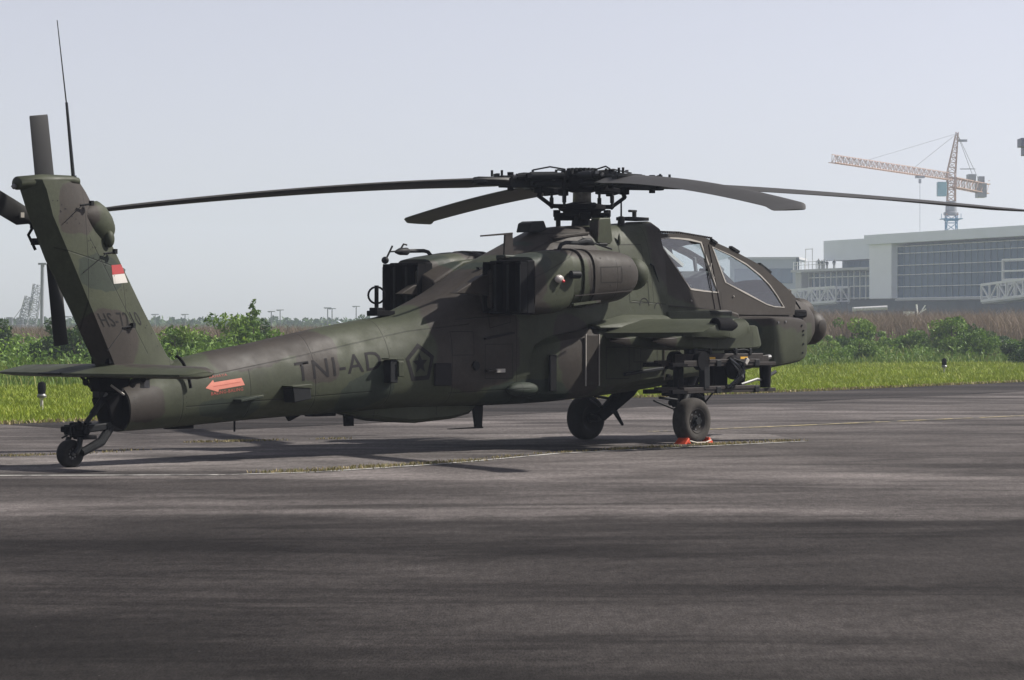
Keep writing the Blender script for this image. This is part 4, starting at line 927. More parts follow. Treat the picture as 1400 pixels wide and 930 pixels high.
def fast_mesh(name, V, F, tone, mat):
    """V (n,3), F (m,k) same k, tone per vertex"""
    me = bpy.data.meshes.new(name); k = F.shape[1]
    me.vertices.add(len(V)); me.vertices.foreach_set('co', V.astype(np.float32).ravel())
    me.loops.add(F.size); me.loops.foreach_set('vertex_index', F.astype(np.int32).ravel())
    me.polygons.add(len(F)); me.polygons.foreach_set('loop_start', np.arange(0, F.size, k, dtype=np.int32))
    me.update(calc_edges=True)
    a = me.attributes.new('tone', 'FLOAT', 'POINT'); a.data.foreach_set('value', tone.astype(np.float32))
    me.materials.append(mat); return me
def blades(name, X, Y, hgt, wid, lean, mat, tone=None, z0=0.0, Z=None):
    n = len(X); ang = rng.uniform(0, 2*np.pi, n); la = rng.uniform(0, 2*np.pi, n)
    h = hgt; w = wid; L = lean*h*rng.uniform(.3, 1, n)
    dx, dy = np.cos(ang)*w/2, np.sin(ang)*w/2; lx, ly = np.cos(la)*L, np.sin(la)*L
    zb = np.full(n, z0) if Z is None else Z
    V = np.zeros((n, 5, 3))
    V[:, 0] = np.stack([X-dx, Y-dy, zb], 1); V[:, 1] = np.stack([X+dx, Y+dy, zb], 1)
    V[:, 2] = np.stack([X-dx*.8+lx*.35, Y-dy*.8+ly*.35, zb+h*.6], 1); V[:, 3] = np.stack([X+dx*.8+lx*.35, Y+dy*.8+ly*.35, zb+h*.6], 1)
    V[:, 4] = np.stack([X+lx, Y+ly, zb+h], 1)
    i = np.arange(n)[:, None]*5
    F = np.concatenate([i+np.array([[0, 1, 3]]), i+np.array([[0, 3, 2]]), i+np.array([[2, 3, 4]])])
    t = rng.uniform(0, 1, n) if tone is None else tone
    return fast_mesh(name, V.reshape(-1, 3), F, np.repeat(t, 5), mat)
def edge_y(x): return np.interp(x, [e[0] for e in EDGE], [e[1] for e in EDGE])
def half(y): return y*720/3900
# mown grass strip
n = 330000
d = 48+(rng.random(n)**.85)*75; X = rng.uniform(-1, 1, n)*half(d)*1.12
far = np.where(X < 0, edge_y(X)+34, edge_y(X)+40)
ok = (d > edge_y(X)-.1-rng.random(n)**3*.5) & (d < far)
X, Y = X[ok], d[ok]
patchy = np.array([noise.noise((x*.25, y*.12, 0)) for x, y in zip(X[::8], Y[::8])]).repeat(8)[:len(X)]
near_edge = np.clip(1-(Y-edge_y(X))/1.4, 0, 1)
H = rng.uniform(.06, .14, len(X))*(1+.5*patchy)*(1-.5*near_edge)*(1+(Y-50)/120)
tone = np.clip(rng.uniform(0, .75, len(X))+.35*patchy+.5*near_edge*rng.random(len(X)), 0, 1)
tag(obj('lawn_grass', blades('lawn_grass', X, Y, H, rng.uniform(.012, .03, len(X))*(Y/60), .7, M['lawn'], tone, -.03)), 'short bright green grass strip along the apron edge', 'grass', kind='stuff')
# rough tall grass behind the strip
n = 150000
d = 80+rng.random(n)*150; X = rng.uniform(-1, 1, n)*half(d)*1.1
lo = np.where(X < 0, edge_y(X)+30, edge_y(X)+33)
pt = np.array([noise.noise((x*.15, y*.08, 3)) for x, y in zip(X[::6], d[::6])]).repeat(6)[:n]
if len(pt) < n: pt = np.resize(pt, n)
ok = (d > lo+pt*5)
X, Y, pt = X[ok], d[ok], pt[ok]
left = X < 2
H = rng.uniform(.35, 1.0, len(X))*(1+.8*pt)*np.where(left, .55, .8)*np.where(Y < edge_y(X)+42, .6, 1)
tag(obj('rough_grass', blades('rough_grass', X, Y, H, rng.uniform(.03, .07, len(X))*(Y/120), .6, M['scrub'], np.clip(rng.random(len(X))*.8+.4*pt, 0, 1), -.03)), 'tall rough green grass and weeds behind the mown strip', 'grass', kind='stuff')
# dry reeds far behind
n = 240000
Y = rng.uniform(185, 290, n); X = rng.uniform(-1, 1, n)*half(Y)*1.15
pt = np.array([noise.noise((x*.07, y*.05, 9)) for x, y in zip(X[::5], Y[::5])]).repeat(5)
pt = np.resize(pt, n)
H = rng.uniform(1.6, 2.9, n)*(1+.30*pt)*np.where(X < 0, .62, 1.0)
sel = (X > -6) | (rng.random(n) < .5)
tag(obj('reed_bed', blades('reed_bed', X[sel], Y[sel], H[sel], rng.uniform(.02, .055, sel.sum()), .8, M['reed'], None, -.03)), 'wide bed of dry reddish brown reeds in the distance', 'reeds', kind='stuff')
# weeds in the pavement joints
def weeds(name, pts, n, h, w, label, lo=0, spread=.10):
    P_ = np.array(pts); seg = np.sqrt(((P_[1:]-P_[:-1])**2).sum(1)); cum = np.concatenate([[0], np.cumsum(seg)])
    cl = rng.random(max(4, n//40))*cum[-1]; t = rng.choice(cl, n)+rng.normal(0, .09, n); t = np.clip(t, 0, cum[-1])
    X = np.interp(t, cum, P_[:, 0])+rng.normal(0, spread, n); Y = np.interp(t, cum, P_[:, 1])+rng.normal(0, spread, n)
    me = blades(name, X, Y, rng.uniform(.3, 1, n)*h, np.full(n, w), 1.0, M['weed'], rng.random(n), .004)
    return tag(obj(name, me), label, 'weeds', kind='stuff')
weeds('joint_weeds', [(-2.9, 32.75), (-2.29, 33.2), (-1.5, 34.3), (-.7, 35.4)], 900, .05, .012, 'dry yellow weeds in the near joint behind the tail')
weeds('joint_weeds', [(-.7, 35.4), (.5, 37.95), (2.2, 39.9)], 400, .03, .012, 'thin trail of dry weeds along the pavement joint under the belly')
weeds('joint_weeds', [(1.3, 38.9), (2.6, 40.3), (4.2, 41.95)], 800, .045, .014, 'yellowish weeds growing at the joint right of the chocked wheel')
weeds('joint_weeds', [(-7, 36.7), (-5.6, 37.7), (-4.9, 39.4)], 350, .035, .014, 'small weeds beside the tail wheel on the far joint')
weeds('joint_weeds', [(-4.9, 41.2), (-3.6, 42.0), (-2.6, 42.6), (-1.9, 43.1)], 450, .04, .014, 'pale weeds on the far joint below the tail boom')
n = 3500; t = rng.random(n); X = -9.5+t*26; Y = edge_y(X)-rng.random(n)**2*.8+.1
tag(obj('edge_dirt_weeds', blades('edge_dirt_weeds', X, Y, rng.uniform(.03, .09, n), np.full(n, .03), 1.0, M['weed'], rng.random(n), .0)), 'dry straw along the apron edge', 'weeds', kind='stuff')

# ------------------------------------------------------------------ shrubs (trunk + crown)
def crown_mesh(name, h, w, mat, seed, nleaf, size, spiky=0):
    r = np.random.default_rng(seed)
    nc = 9+int(6*r.random())
    cc = np.stack([r.normal(0, w*.27, nc), r.normal(0, w*.27, nc), r.uniform(.22, .95, nc)*h*.85], 1)
    cr_ = r.uniform(.16, .30, nc)*min(w, h)
    cr_ *= 1-.45*(cc[:, 2]/h)
    if spiky:
        k = 5; cc = np.concatenate([cc, np.stack([r.normal(0, .08, k)+r.normal(0, .2), r.normal(0, .1, k), np.linspace(.8, 1.12, k)*h], 1)]); cr_ = np.concatenate([cr_, np.linspace(.22, .10, k)*w*.5])
        nc += k
    p = cr_**2; p /= p.sum()
    ci = r.choice(nc, nleaf, p=p)
    dirs = r.normal(size=(nleaf, 3)); dirs /= np.linalg.norm(dirs, axis=1)[:, None]
    rad = cr_[ci]*(.55+.6*r.random(nleaf)**.6)
    c = cc[ci]+dirs*rad[:, None]*np.array([1, 1, .9]); c[:, 2] = np.maximum(c[:, 2], .05)
    a = r.normal(size=(nleaf, 3)); a /= np.linalg.norm(a, axis=1)[:, None]
    b_ = np.cross(a, r.normal(size=(nleaf, 3))); b_ /= np.linalg.norm(b_, axis=1)[:, None]
    s = size*r.uniform(.6, 1.3, nleaf)[:, None]
    V = np.stack([c-a*s, c+b_*s*.45, c+a*s, c-b_*s*.45], 1).reshape(-1, 3)
    F = np.arange(nleaf*4).reshape(-1, 4)
    tone = np.clip(r.random(nleaf)*.6+.5*(r.random(nc)[ci]-.3)+.25*(c[:, 2]/h), 0, 1)
    return fast_mesh(name, V, F, np.repeat(tone, 4), mat), cc
def stem_mesh(name, cc, h):
    mb = MB(); mb.tube([(0, 0, -.1), (.03, .02, h*.3), (0, .04, h*.7)], [.05*h/2, .035*h/2, .015], 6)
    for c in cc[:8]: mb.tube([(0, .02, h*.12), tuple(np.array(c)*np.array([.5, .5, .6])), tuple(c)], [.022*h/2, .015*h/2, .006], 5)
    return mb.mesh(name, M['bark'])
VAR = []
for i, (h, w, mt, nl, sz, sp) in enumerate([(2.0, 2.4, 'leaf', 2600, .085, 0), (2.2, 2.0, 'leaf', 2400, .09, 0), (1.7, 2.8, 'leafdark', 2800, .085, 0), (2.4, 1.8, 'leaf', 1900, .10, 1), (1.3, 2.2, 'leaf', 1600, .08, 0), (2.1, 2.6, 'leafdark', 2900, .09, 0)]):
    me, cc = crown_mesh('crown', h, w, M[mt], 40+i, nl, sz, sp); VAR.append((me, stem_mesh('trunk', cc, h), h, w))
def shrub(x, y, var, s, rz, label, group, name='shrub', zs=1.0):
    t = thing(name, (x, y, -.03), rz, label, 'shrub', group); s *= 1.06; t.scale = (s, s, s*zs)
    obj('crown', VAR[var][0], t); obj('trunk', VAR[var][1], t); return t
def gx(px, d): return (px-700)/3900*d
GL = 'leafy shrubs in the scrub behind the tail boom'; GR = 'leafy shrubs beyond the grass on the right'
for px, d, var, s, zs, lab in [
    (-8, 118, 5, .95, 1, 'shrub cut by the left edge of the picture, beyond the tail wheel'),
    (28, 150, 4, 1.0, 1, 'low bush left of the tail fin, below the lattice cranes'),
    (75, 108, 0, .80, 1, 'bush seen just above the stabilator left of the lower tail rotor blade'),
    (108, 105, 5, 1.02, .95, 'dense bush seen between the lower tail rotor blade and the fin'),
    (140, 112, 0, .95, 1, 'bush half hidden behind the trailing edge of the fin'),
    (238, 104, 1, .82, 1, 'bright leafy bush just right of the fin root'),
    (262, 106, 0, .86, 1, 'round bush second from the fin, above the boom'),
    (290, 118, 4, 1.1, 1, 'low pale bush between the round bush and the taller thicket'),
    (312, 112, 1, 1.05, 1, 'tall loose bush left of the spiky top shoot'),
    (347, 110, 3, .98, .95, 'tallest shrub, with one thin shoot rising above the boom'),
    (340, 120, 5, .95, 1, 'dark bush behind the tallest shrub'),
    (366, 108, 0, .90, 1, 'bush right of the tallest shrub, touching the boom line'),
    (398, 125, 4, .95, .9, 'small bush at the right end of the thicket above the boom'),
    (425, 160, 4, .9, .8, 'low pale bush above the middle of the boom')]:
    shrub(gx(px, d), d, var, s, rng.uniform(0, 6.2), lab, GL, zs=zs)
for px, d, var, s, zs, lab in [
    (1092, 150, 0, .95, .8, 'low shrub just behind the helicopter nose'),
    (1130, 140, 4, 1.0, 1, 'low shrub right of the helicopter nose'),
    (1165, 142, 1, 1.0, 1, 'upright shrub at the left end of the right-hand row'),
    (1175, 128, 0, .75, .9, 'small shrub in front of the upright shrub'),
    (1205, 150, 4, 1.15, 1, 'spreading pale shrub between two taller shrubs'),
    (1240, 140, 0, .95, 1, 'rounded shrub below the white building pillar'),
    (1262, 146, 4, 1.0, 1, 'low shrub right of the rounded shrub'),
    (1300, 138, 1, 1.03, 1, 'tall bushy shrub above the right edge light'),
    (1325, 140, 5, 1.0, 1, 'dark tall shrub right of the edge light'),
    (1345, 136, 0, .95, 1, 'bright tall shrub at the right end of the thicket'),
    (1372, 150, 2, .9, .9, 'low dark shrub before the right edge of the picture'),
    (1402, 122, 2, .85, .8, 'dark shrub cut by the right edge of the picture')]:
    shrub(gx(px, d), d, var, s, rng.uniform(0, 6.2), lab, GR, zs=zs)
# low scrub mass that fills between the shrubs: leaf clumps nobody could count
n = 120000
d = rng.uniform(92, 165, n); X = rng.uniform(-1, 1, n)*half(d)*1.1
cl = np.array([noise.noise((x*.55, y*.3, 5)) for x, y in zip(X, d)])
ok = (cl > np.where(X < 0, -.45, -.05)) & (d > edge_y(X)+36)
X, Y, cl = X[ok], d[ok], cl[ok]; Z = rng.random(len(X))**.7*(.35+1.5*np.clip(cl, 0, 1))*np.where(X < 0, 1.3, .9)
k = len(X); a = rng.normal(size=(k, 3)); a /= np.linalg.norm(a, axis=1)[:, None]; b_ = np.cross(a, rng.normal(size=(k, 3))); b_ /= np.linalg.norm(b_, axis=1)[:, None]
c = np.stack([X, Y, Z], 1); s = rng.uniform(.05, .11, k)[:, None]
V = np.stack([c-a*s, c+b_*s*.45, c+a*s, c-b_*s*.45], 1).reshape(-1, 3)
tag(obj('low_scrub', fast_mesh('low_scrub', V, np.arange(4*k).reshape(-1, 4), np.repeat(np.clip(rng.random(k)*.7+cl*.5, 0, 1), 4), M['leaf'])), 'low leafy scrub filling the gaps between the shrubs', 'scrub', kind='stuff')
# one far tree above the spine loop
t = thing('round_tree', (gx(490, 330), 330, -.03), 0, 'small round far tree left of the direction finding loop', 'tree'); t.scale = (1.35, 1.35, 1.5)
obj('crown', VAR[5][0], t); obj('trunk', VAR[5][1], t)

# apron edge lights
def edge_light(x, y, label):
    t = thing('edge_light', (x, y, -.02), 0, label, 'edge light', 'edge lights in the grass')
    P(MB().lathe([(0, .05), (.02, .03), (.22, .03), (.24, .05), (.26, .05)], (0, 0, 0), (0, 0, 1), 12), 'post', simple('light_post', (.4, .38, .34), .6, 0, .2), t)
    P(MB().lathe([(.26, .09), (.30, .10), (.33, .075), (.34, .07)], (0, 0, 0), (0, 0, 1), 14), 'collar', M['steel'], t)
    P(MB().lathe([(.34, .075), (.42, .085), (.52, .085), (.57, .06), (.59, 0)], (0, 0, 0), (0, 0, 1), 14), 'lens', M['black'], t)
    return t
edge_light(gx(57, 57.6), 57.6, 'black topped edge light in the grass left of the tail wheel')
edge_light(gx(1291, 99), 99, 'black topped edge light on a pale post in the right-hand grass')

# ------------------------------------------------------------------ terminal building under construction
M['cladding'] = simple('pale_grey_cladding', (.76, .79, .88), .6, 0, .04, .3)
M['pillar'] = simple('white_cladding', (.85, .86, .93), .6, 0, .03, .3)
M['slab'] = simple('concrete_slab', (.42, .42, .43), .8, 0, .1, .5)
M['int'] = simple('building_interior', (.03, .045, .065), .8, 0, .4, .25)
M['mull'] = simple('window_mullion', (.10, .15, .20), .5, .3, .1, 1)
M['truss'] = simple('white_steel', (.70, .70, .71), .5, 0, .05, 1)
m, nt, b = new_mat('facade_glass'); g = N(nt); v = g.coord()
f = g.noise(g.map(v, (.5, .5, .25)), 1.2, 5, .7)
g.put(b.inputs['Base Color'], g.mix(g.range(f, .35, .7), (.012, .045, .10), (.035, .09, .17))); b.inputs['Roughness'].default_value = .2; b.inputs['Specular IOR Level'].default_value = .15
M['fglass'] = m
ang = math.atan2(-.937, .3486)
T = thing('terminal_building', (57.4, 452, 0), ang, 'long white terminal building under construction with glass front and jet bridges', 'building')
# local x runs along the front to the right, local -y faces the airfield... front normal is checked below
FR = -1   # front side sign on local y
def bx(name, s0, s1, y0, y1, z0, z1, mat, par=T, bevel=0):
    return P(MB().box(((s0+s1)/2, (y0+y1)/2, (z0+z1)/2), (s1-s0, abs(y1-y0), z1-z0)), name, mat, par, bevel)
bx('roof_fascia', 0, 80, -1.8, 20, 14.45, 15.95, M['cladding'])
bx('white_pillar', .6, 8.0, -1.2, 4, 5.9, 14.44, M['pillar'])
bx('upper_wall', -19, -.02, .6, 20, 12.3, 15.6, M['cladding'])
bx('floor_slab', -27, .5, -1.5, 18, 10.55, 10.95, M['slab'])
bx('floor_slab', 8.02, 80, -.6, 18, 5.55, 5.9, M['slab'])
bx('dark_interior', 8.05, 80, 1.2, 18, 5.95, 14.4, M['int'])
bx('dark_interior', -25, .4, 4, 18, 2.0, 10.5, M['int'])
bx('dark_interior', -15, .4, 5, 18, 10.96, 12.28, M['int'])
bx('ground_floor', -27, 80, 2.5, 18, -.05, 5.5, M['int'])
bx('stair_wall', -27.2, -25.0, -.5, 6, 0, 10.5, M['slab'])
# glazing: rows and columns of panes, each a piece of its own
rows = [(6.0, 7.65), (7.75, 9.5), (9.6, 10.95), (11.05, 12.8), (12.9, 13.9)]
def paneset(s0, s1, step, rows, y):
    for z0, z1 in rows:
        me = MB().box((0, 0, 0), (step-.10, .06, z1-z0)).mesh('glass_pane', M['fglass'])
        s = s0
        while s+step <= s1+.01:
            o = obj('glass_pane', me, T); o.location = (s+step/2, y, (z0+z1)/2); s += step
paneset(8.1, 56, 1.9, rows, 0)
mb = MB()
for z in (5.95, 7.70, 9.55, 11.0, 12.85, 13.95): mb.box((44, -.12, z), (72, .22, .09))
P(mb, 'transom', M['truss'], T)
for i in range(26):
    P(MB().box((8.05+i*1.9, -.06, 9.95), (.10, .16, 7.9)), 'mullion', M['mull'], T)
paneset(-24, .1, 2.4, [(6.2, 7.9), (8.1, 10.2)], 1.0); paneset(-15, .1, 2.1, [(11.05, 12.2)], 2.0)
mb = MB()
for i in range(12): mb.box((-24.5+i*2.05, .6, 8.2), (.16, .16, 4.6))
for z in (8.0, 6.1, 9.6): mb.box((-12.5, .6, z), (24, .14, .14))
P(mb, 'scaffold_frame', M['truss'], T)
mb = MB()
for i in range(9): mb.box((-26.5+i*1.4, -1.2, 11.6), (.10, .10, 1.4))
for z in (11.7, 12.2): mb.box((-20.8, -1.2, z), (11.5, .08, .08))
mb.box((-19.9, -1.0, 12.7), (.1, .1, 3.4)); mb.box((-22.4, -1.0, 12.7), (.1, .1, 3.4)); mb.box((-21.1, -1.0, 14.3), (2.6, .1, .1))
P(mb, 'guard_rail', M['truss'], T)
bx('stair_tower_sign', -26.0, -25.2, -1.0, -.8, 11.0, 13.0, M['int'])
bx('terrace_back_wall', -20, -15.1, 5, 5.4, 10.96, 13.0, M['pillar'])
# workers on the terrace: tiny, each a person
M['cloth'] = simple('work_clothes', (.05, .05, .06), .8); M['skin'] = simple('skin', (.25, .15, .10), .7)
def person(s, y, z, h, label, lean=0):
    t = thing('person', T.matrix_world @ Vector((0, 0, 0)), 0, label, 'person', 'workers on the terminal terrace')
    ca, sa = math.cos(ang), math.sin(ang)
    t.location = (57.4+s*ca-y*sa, 452+s*sa+y*ca, z); k = h/1.7
    mb = MB()
    for sx in (-.1, .1): mb.loft([[(sx+w*math.cos(a*math.pi/4), w*math.sin(a*math.pi/4), zz*k) for a in range(8)] for zz, w in ((0, .06), (.08, .07), (.45, .065), (.85, .09))])
    mb.loft([[(w*math.cos(a*math.pi/5), d_*math.sin(a*math.pi/5)+lean*zz, zz*k) for a in range(10)] for zz, w, d_ in ((.80, .15, .10), (1.05, .15, .11), (1.35, .21, .12), (1.44, .16, .10), (1.48, .06, .06), (1.53, .055, .055))])
    for sx in (-1, 1): mb.tube([(sx*.20, lean*1.4, 1.40*k), (sx*.26, lean*1.1-.03, 1.10*k), (sx*.24, -.12, .85*k)], [.055, .045, .03], 7)
    P(mb, 'body', M['cloth'], t, sharp=60); P(MB().ball((0, lean*1.6, 1.62*k), .10, 8, (.85, 1, 1.15)), 'head', M['skin'], t)
for i, (s, h) in enumerate([(-18.2, 1.7), (-17.0, 1.45), (-16.3, 1.5), (-15.2, 1.35), (-12.6, 1.4)]):
    person(s, -.7, 10.95, h, ['standing worker at the left end of the terrace', 'second worker from the left on the terrace', 'worker in the middle of the terrace group', 'fourth worker from the left on the terrace', 'worker standing apart at the right on the terrace'][i])
# jet bridges
def jet(name, s0, y0, s1, y1, z0, z1, hh, label):
    t = thing(name, (57.4, 452, 0), ang, label, 'jet bridge', 'truss jet bridges at the terminal')
    a0, a1 = Vector((s0, y0, z0)), Vector((s1, y1, z1)); n_ = 9
    d = (a1-a0); side = Vector((-d.y, d.x, 0)).normalized()*1.5
    for sd_ in (-1, 1):
        mb = MB(); off = side*sd_; up = Vector((0, 0, hh))
        mb.bar(a0+off, a1+off, .35, .35); mb.bar(a0+off+up, a1+off+up, .35, .35)
        for i in range(n_+1):
            p = a0+d*(i/n_)+off; mb.bar(p, p+up, .25, .25, (1, 0, 0))
            if i < n_: q = a0+d*((i+1)/n_)+off; mb.bar(p if i % 2 else p+up, q+up if i % 2 else q, .2, .2)
        P(mb, 'side_truss', M['truss'], t)
    mb = MB(); mb.bar(a0-Vector((0, 0, .25)), a1-Vector((0, 0, .25)), 3.0, .3); P(mb, 'walkway_floor', M['slab'], t)
    P(MB().box(a1+Vector((0, 0, -2.6)), (1.2, 1.2, 5.0)), 'support_column', M['int'], t)
    return t
jet('jet_bridge', -25.0, -6, -9.0, -1.0, 4.9, 5.6, 2.3, 'white truss jet bridge left of the white pillar')
jet('jet_bridge', 43.5, -4, 66, -5, 5.2, 6.3, 2.3, 'white truss jet bridge at the right edge of the picture')
mb = MB()
for s in (48.6, 55): mb.box((s, -5, 9.2), (.3, .3, 3.6))
for z in (8.2, 9.4, 11.0): mb.box((51.8, -5, z), (6.6, .25, .25))
P(mb, 'scaffold_tower', M['truss'], T)
t = thing('pipe_stack', (gx(1190, 400), 400, 0), R(6), 'long pale pipes lying behind the reeds below the pillar', 'pipes')
for k in range(2): P(MB().tube([(-2.4, k*.6, 4.05-.12), (2.4, k*.6, 4.05+.12)], .32, 10), 'pipe', M['slab'], t)
P(MB().box((0, .3, 1.85), (4.2, 1.2, 3.7)), 'pipe_rack', M['int'], t)
t = thing('site_rubble', (gx(1256, 380), 380, 0), 0, 'small white site debris among the reed tops', 'debris')
P(MB().tube([(0, 0, 2.0), (-.3, 0, 4.5)], .10, 6).tube([(.1, 0, 3.2), (.9, 0, 4.4)], .09, 6).tube([(.2, 0, 3.4), (1.0, 0, 3.9)], .08, 6).box((-1.3, 0, 3.1), (1.4, .6, .9)), 'bent_beams', M['truss'], t)
# neighbouring hall behind the nose
B = thing('far_hall', (gx(1050, 620), 620, 0), R(-12), 'plain bluish hall partly hidden behind the helicopter nose', 'building')
M['hall'] = simple('hall_grey', (.30, .33, .37), .7, 0, .05, .1)
P(MB().box((0, 0, 8), (14.5, 16, 16)), 'hall_wall', M['hall'], B); P(MB().box((0, 0, 16.1), (15.2, 16.6, .5)), 'hall_roof', M['slab'], B)
P(MB().box((0, -8.1, 12.3), (12.5, .2, 3.2)), 'hall_window', M['fglass'], B)
P(MB().box((9.6, 2, 5.5), (5.0, 8, 11)), 'annex', M['hall'], B)
mb = MB()
for i in range(4): mb.box((7.8+i*1.5, -2.2, 7), (.15, .15, 10))
for z in (4, 7, 10): mb.box((10, -2.2, z), (5.2, .15, .15))
P(mb, 'scaffold_frame', M['truss'], B)
S = thing('site_shed', (gx(460, 420), 420, 0), 0, 'low dark shed roof peeking above the boom right of the lamps', 'shed')
P(MB().prism([(-2.4, 0), (2.4, 0), (2.4, 1.2), (.2, 2.4), (-2.4, 1.2)], 'y', -3, 3), 'shed_body', M['hall'], S); P(MB().box((3.4, 0, .9), (2.6, 3, 2.4)), 'shed_side', M['cladding'], S)

# ------------------------------------------------------------------ cranes
def lattice(mb, a, b_, w, n, t=.12, up=(0, 0, 1), tri=False, w1=None):
    a, b_ = Vector(a), Vector(b_); d = (b_-a).normalized(); u = Vector(up)
    if abs(d.dot(u)) > .9: u = Vector((1, 0, 0))
    s = d.cross(u).normalized(); v = s.cross(d); w1 = w1 if w1 is not None else w
    cs = [(-.5, -.5), (.5, -.5), (0, .6)] if tri else [(-.5, -.5), (.5, -.5), (.5, .5), (-.5, .5)]
    def pt(k, f): ww = w+(w1-w)*f; return a+(b_-a)*f+s*cs[k][0]*ww+v*cs[k][1]*ww
    m_ = len(cs)
    for k in range(m_): mb.tube([pt(k, 0), pt(k, 1)], t*.6, 4)
    for i in range(n):
        for k in range(m_):
            j = (k+1) % m_
            mb.tube([pt(k, i/n), pt(j, (i+1)/n)] if i % 2 else [pt(j, i/n), pt(k, (i+1)/n)], t*.4, 4)
            mb.tube([pt(k, i/n), pt(j, i/n)], t*.35, 4)
    return mb
M['cblue'] = simple('crane_blue', (.06, .20, .36), .5, 0, .1, 1); M['corange'] = simple('crane_orange', (.36, .23, .17), .5, 0, .12, .5)
M['ccab'] = simple('crane_cab_teal', (.16, .30, .36), .4, 0, .1, 1); M['cgrey'] = simple('crane_grey', (.22, .23, .26), .5, 0, .2, 1)
K = thing('tower_crane', (gx(1300.5, 480), 480, 0), 0, 'orange and blue tower crane rising behind the terminal roof', 'crane')
P(lattice(MB(), (0, 0, 0), (0, 0, 20.2), 1.75, 16, .18), 'mast', M['cblue'], K)
for z in (19.6, 15.0, 12.6):
    P(MB().box((0, 0, z), (3.4, 3.4, .12)).box((0, 0, z-.15), (2.2, 2.2, .3)).bar((-1.65, 0, z), (-1.65, 0, z+.9), .08, .08).bar((1.65, 0, z), (1.65, 0, z+.9), .08, .08), 'climbing_platform', M['cblue'], K)
P(MB().lathe([(20.2, 1.0), (20.3, 1.3), (20.7, 1.3), (20.8, 1.0), (22.6, .9)], (0, 0, 0), (0, 0, 1), 12), 'slewing_ring', M['cgrey'], K)
P(MB().box((0, 0, 20.35), (2.0, 2.0, .3)), 'ring_seat', M['corange'], K)
P(lattice(MB(), (0, 0, 22.6), (0, 0, 26.6), 1.3, 4, .2), 'slewing_mast', M['corange'], K)
P(MB().box((-1.7, -.6, 24.6), (1.5, 1.5, 2.4)), 'operator_cab', M['ccab'], K, bevel=.08)
jd = Vector((-25.5, -47, 0)).normalized()
z0 = 27.0
P(lattice(MB(), jd*.6+Vector((0, 0, z0-.3)), jd*53+Vector((0, 0, z0+.0)), 1.1, 44, .12, tri=True), 'jib', M['corange'], K)
P(lattice(MB(), -jd*.4+Vector((0, 0, z0-1.2)), -jd*17+Vector((0, 0, z0-1.6)), 1.6, 12, .15), 'counter_jib', M['corange'], K)
P(lattice(MB(), (-.1, 0, 26.6), (1.0, 0, 34.2), 1.5, 9, .15, w1=.35), 'tower_head', M['corange'], K)
P(MB().box((1.9, .2, 32.8), (1.6, .2, .4)), 'head_platform', M['cgrey'], K)
top_ = Vector((1.0, 0, 34.0))
P(MB().tube([top_, jd*38+Vector((0, 0, z0+.6))], .05, 4).tube([top_, jd*17+Vector((0, 0, z0+.6))], .05, 4).tube([top_, -jd*13+Vector((.4, 0, z0-.4))], .05, 4).tube([top_, -jd*13+Vector((-.4, 0, z0-.4))], .05, 4), 'tie_rod', M['cgrey'], K)
c_ = -jd*15
P(MB().box((c_.x, c_.y, z0-2.0), (1.5, 3.2, 2.4)).box((c_.x+.2, c_.y+1, z0-.1), (1.0, 1.4, 1.2)), 'counterweight', M['cgrey'], K)
c_ = -jd*10
P(MB().box((c_.x, c_.y, z0), (1.3, 2.4, 1.1)).box((c_.x-.6, c_.y, z0+1.5), (2.6, .2, .14)), 'winch', M['cgrey'], K)
c_ = -jd*17.4
mb = MB(); mb.box((c_.x, c_.y, z0-.8), (1.5, 1.6, .1)).box((c_.x+.6, c_.y, z0-.2), (.08, 1.6, .08)).box((c_.x, c_.y, z0-2.4), (1.0, 1.6, .1)); P(mb, 'end_platform', M['yellow'], K)
c_ = jd*15
P(MB().box((c_.x, c_.y, z0-1.0), (1.4, 1.4, .4)).box((c_.x, c_.y, z0-1.7), (.4, .4, .7)).tube([(c_.x, c_.y, z0-1.4), (c_.x, c_.y, 16.5)], .04, 4).box((c_.x, c_.y, 16.3), (.6, .6, 1.0)), 'trolley_and_hook', M['cgrey'], K)
# fragment of another crane platform cut by the right frame edge
K2 = thing('crane_platform', (gx(1409, 300), 300, 0), 0, 'purplish crane cabin cut off by the right edge of the picture', 'crane')
M['cpurple'] = simple('crane_violet_grey', (.16, .16, .26), .5, 0, .15, .5)
P(MB().box((0, 0, 20.9), (2.4, 2.4, .9)).box((.15, 0, 20.0), (2.0, 2.0, .9)), 'cabin', M['cpurple'], K2, bevel=.05)
P(lattice(MB(), (.4, 0, 0), (.4, 0, 19.6), 1.4, 14, .2), 'mast', M['cpurple'], K2)
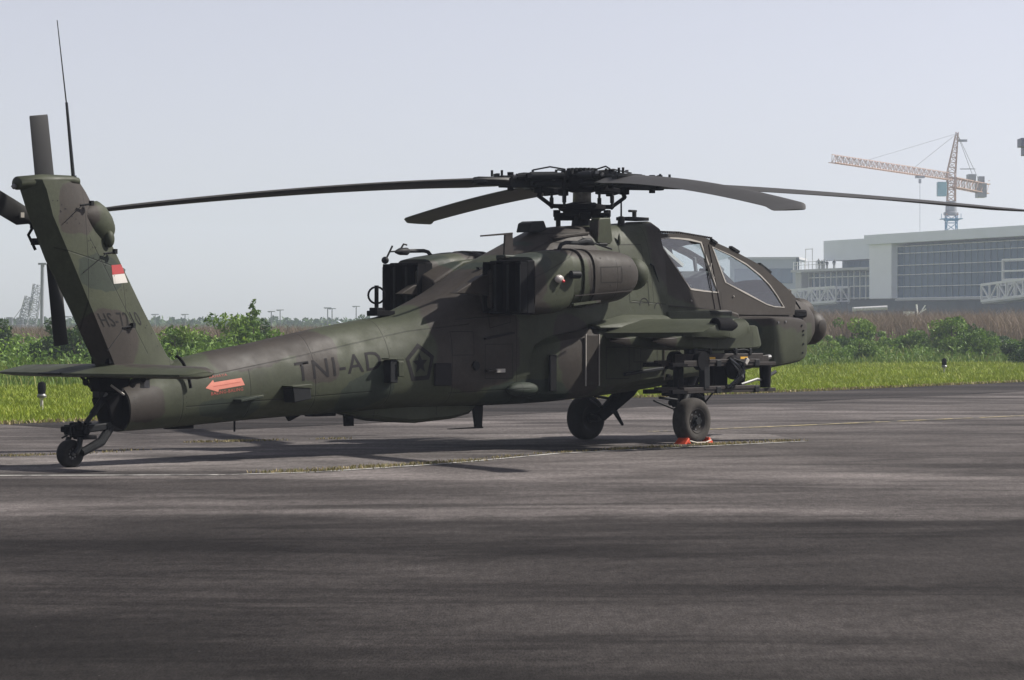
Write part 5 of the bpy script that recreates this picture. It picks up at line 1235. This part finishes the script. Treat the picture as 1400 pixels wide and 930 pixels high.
# left: pylon mast and two lattice boom cranes
K3 = thing('steel_mast', (gx(57, 320), 320, 0), 0, 'plain tall dark steel mast left of the tail fin', 'mast')
P(MB().tube([(0, 0, 0), (.1, 0, 8.6)], .21, 12), 'mast_tube', M['cgrey'], K3); P(MB().box((.1, 0, 8.6), (.9, .6, .22)), 'mast_head', M['cgrey'], K3)
P(MB().tube([(1.0, 0, 0), (1.0, 0, 2.6)], .10, 8).box((1.0, 0, 1.9), (1.0, .3, .2)), 'side_post', M['cgrey'], K3)
def boomcrane(x0, x1, v0, v1, d, label):
    k = thing('lattice_boom_crane', (gx(x0, d), d, 0), 0, label, 'crane', 'lattice boom cranes left of the tail fin')
    zt = 1.7+(445-v1)/3900*d; dx = (x1-x0)/3900*d
    P(lattice(MB(), (0, 0, .8), (dx, 0, zt), 1.25, 11, .13), 'boom', M['cgrey'], k)
    P(MB().tube([(dx, 0, zt), (dx*.4-2.2, 0, 1.8)], .05, 4).tube([(dx, 0, zt), (dx-.3, 0, zt*.5)], .04, 4), 'pendant_cable', M['cgrey'], k)
    P(MB().box((-.8, 0, 1.0), (2.6, 2.2, 1.6)).box((-1.6, 0, 2.3), (.8, 1.6, 1.2)), 'crane_body', M['cgrey'], k, bevel=.05)
    P(MB().box((-.8, -1.2, .3), (3.2, .6, .7)).box((-.8, 1.2, .3), (3.2, .6, .7)), 'crawler_tracks', M['black'], k, bevel=.1)
boomcrane(28, 41, 0, 406, 420, 'shorter lattice boom crane farthest left, nearest the picture edge')
boomcrane(42, 52, 0, 389, 430, 'taller lattice boom crane directly left of the steel mast')
# far floodlight poles
M['pole'] = simple('galvanised_pole', (.08, .085, .09), .6, .3, .1, 1)
for px, v, lab in [(93, 433, 'lamp pole seen between the lower tail rotor blade and the fin'), (212, 430, 'lamp pole just right of the fin'), (253, 430, 'lamp pole above the low bushes right of the fin'), (371, 426, 'left one of the pair of lamp poles right of the tallest shrub'), (383, 424, 'right one of the pair of lamp poles right of the tallest shrub'),
                   (448, 421, 'left one of the two poles standing close together above the boom'), (454, 422, 'right one of the two poles standing close together above the boom'), (487, 419, 'lamp pole above the round far tree')]:
    d = 560; z = 1.7+(445-v)/3900*d
    k = thing('lamp_pole', (gx(px, d), d, 0), 0, lab, 'lamp pole', 'far floodlight poles beyond the field')
    P(MB().tube([(0, 0, 0), (0, 0, z)], [.14, .09], 6), 'pole', M['pole'], k); P(MB().box((0, 0, z), (1.5, .5, .16)).box((-.4, 0, z-.12), (.4, .4, .12)), 'lamp_head', M['cgrey'], k)

# far ground haze line of trees right at the horizon
n = 26000
Y = rng.uniform(560, 640, n); X = rng.uniform(-1, .75, n)*half(Y)*1.2
pt = np.resize(np.array([noise.noise((x*.03, 1, 2)) for x in X[::3]]).repeat(3), n)
Z = rng.random(n)*(2.6+2.8*pt); c = np.stack([X, Y, Z], 1); a = rng.normal(size=(n, 3)); a /= np.linalg.norm(a, axis=1)[:, None]; b_ = np.cross(a, rng.normal(size=(n, 3))); b_ /= np.linalg.norm(b_, axis=1)[:, None]
V = np.stack([c-a*.6, c+b_*.4, c+a*.6, c-b_*.4], 1).reshape(-1, 3)
tag(obj('far_treeline', fast_mesh('far_treeline', V, np.arange(4*n).reshape(-1, 4), np.repeat(rng.random(n), 4), M['leafdark'])), 'hazy far treeline along the horizon', 'trees', kind='stuff')

# ------------------------------------------------------------------ haze
m = bpy.data.materials.new('haze'); m.use_nodes = True; nt = m.node_tree; nt.nodes.clear()
out = nt.nodes.new('ShaderNodeOutputMaterial'); pv = nt.nodes.new('ShaderNodeVolumePrincipled')
pv.inputs['Color'].default_value = (.74, .83, 1.0, 1); pv.inputs['Density'].default_value = .00042; pv.inputs['Anisotropy'].default_value = .2
nt.links.new(pv.outputs[0], out.inputs['Volume'])
hz = MB().box((0, 800, 29), (2200, 1820, 62)).build('haze', m, None, sharp=0); tag(hz, kind='stuff')
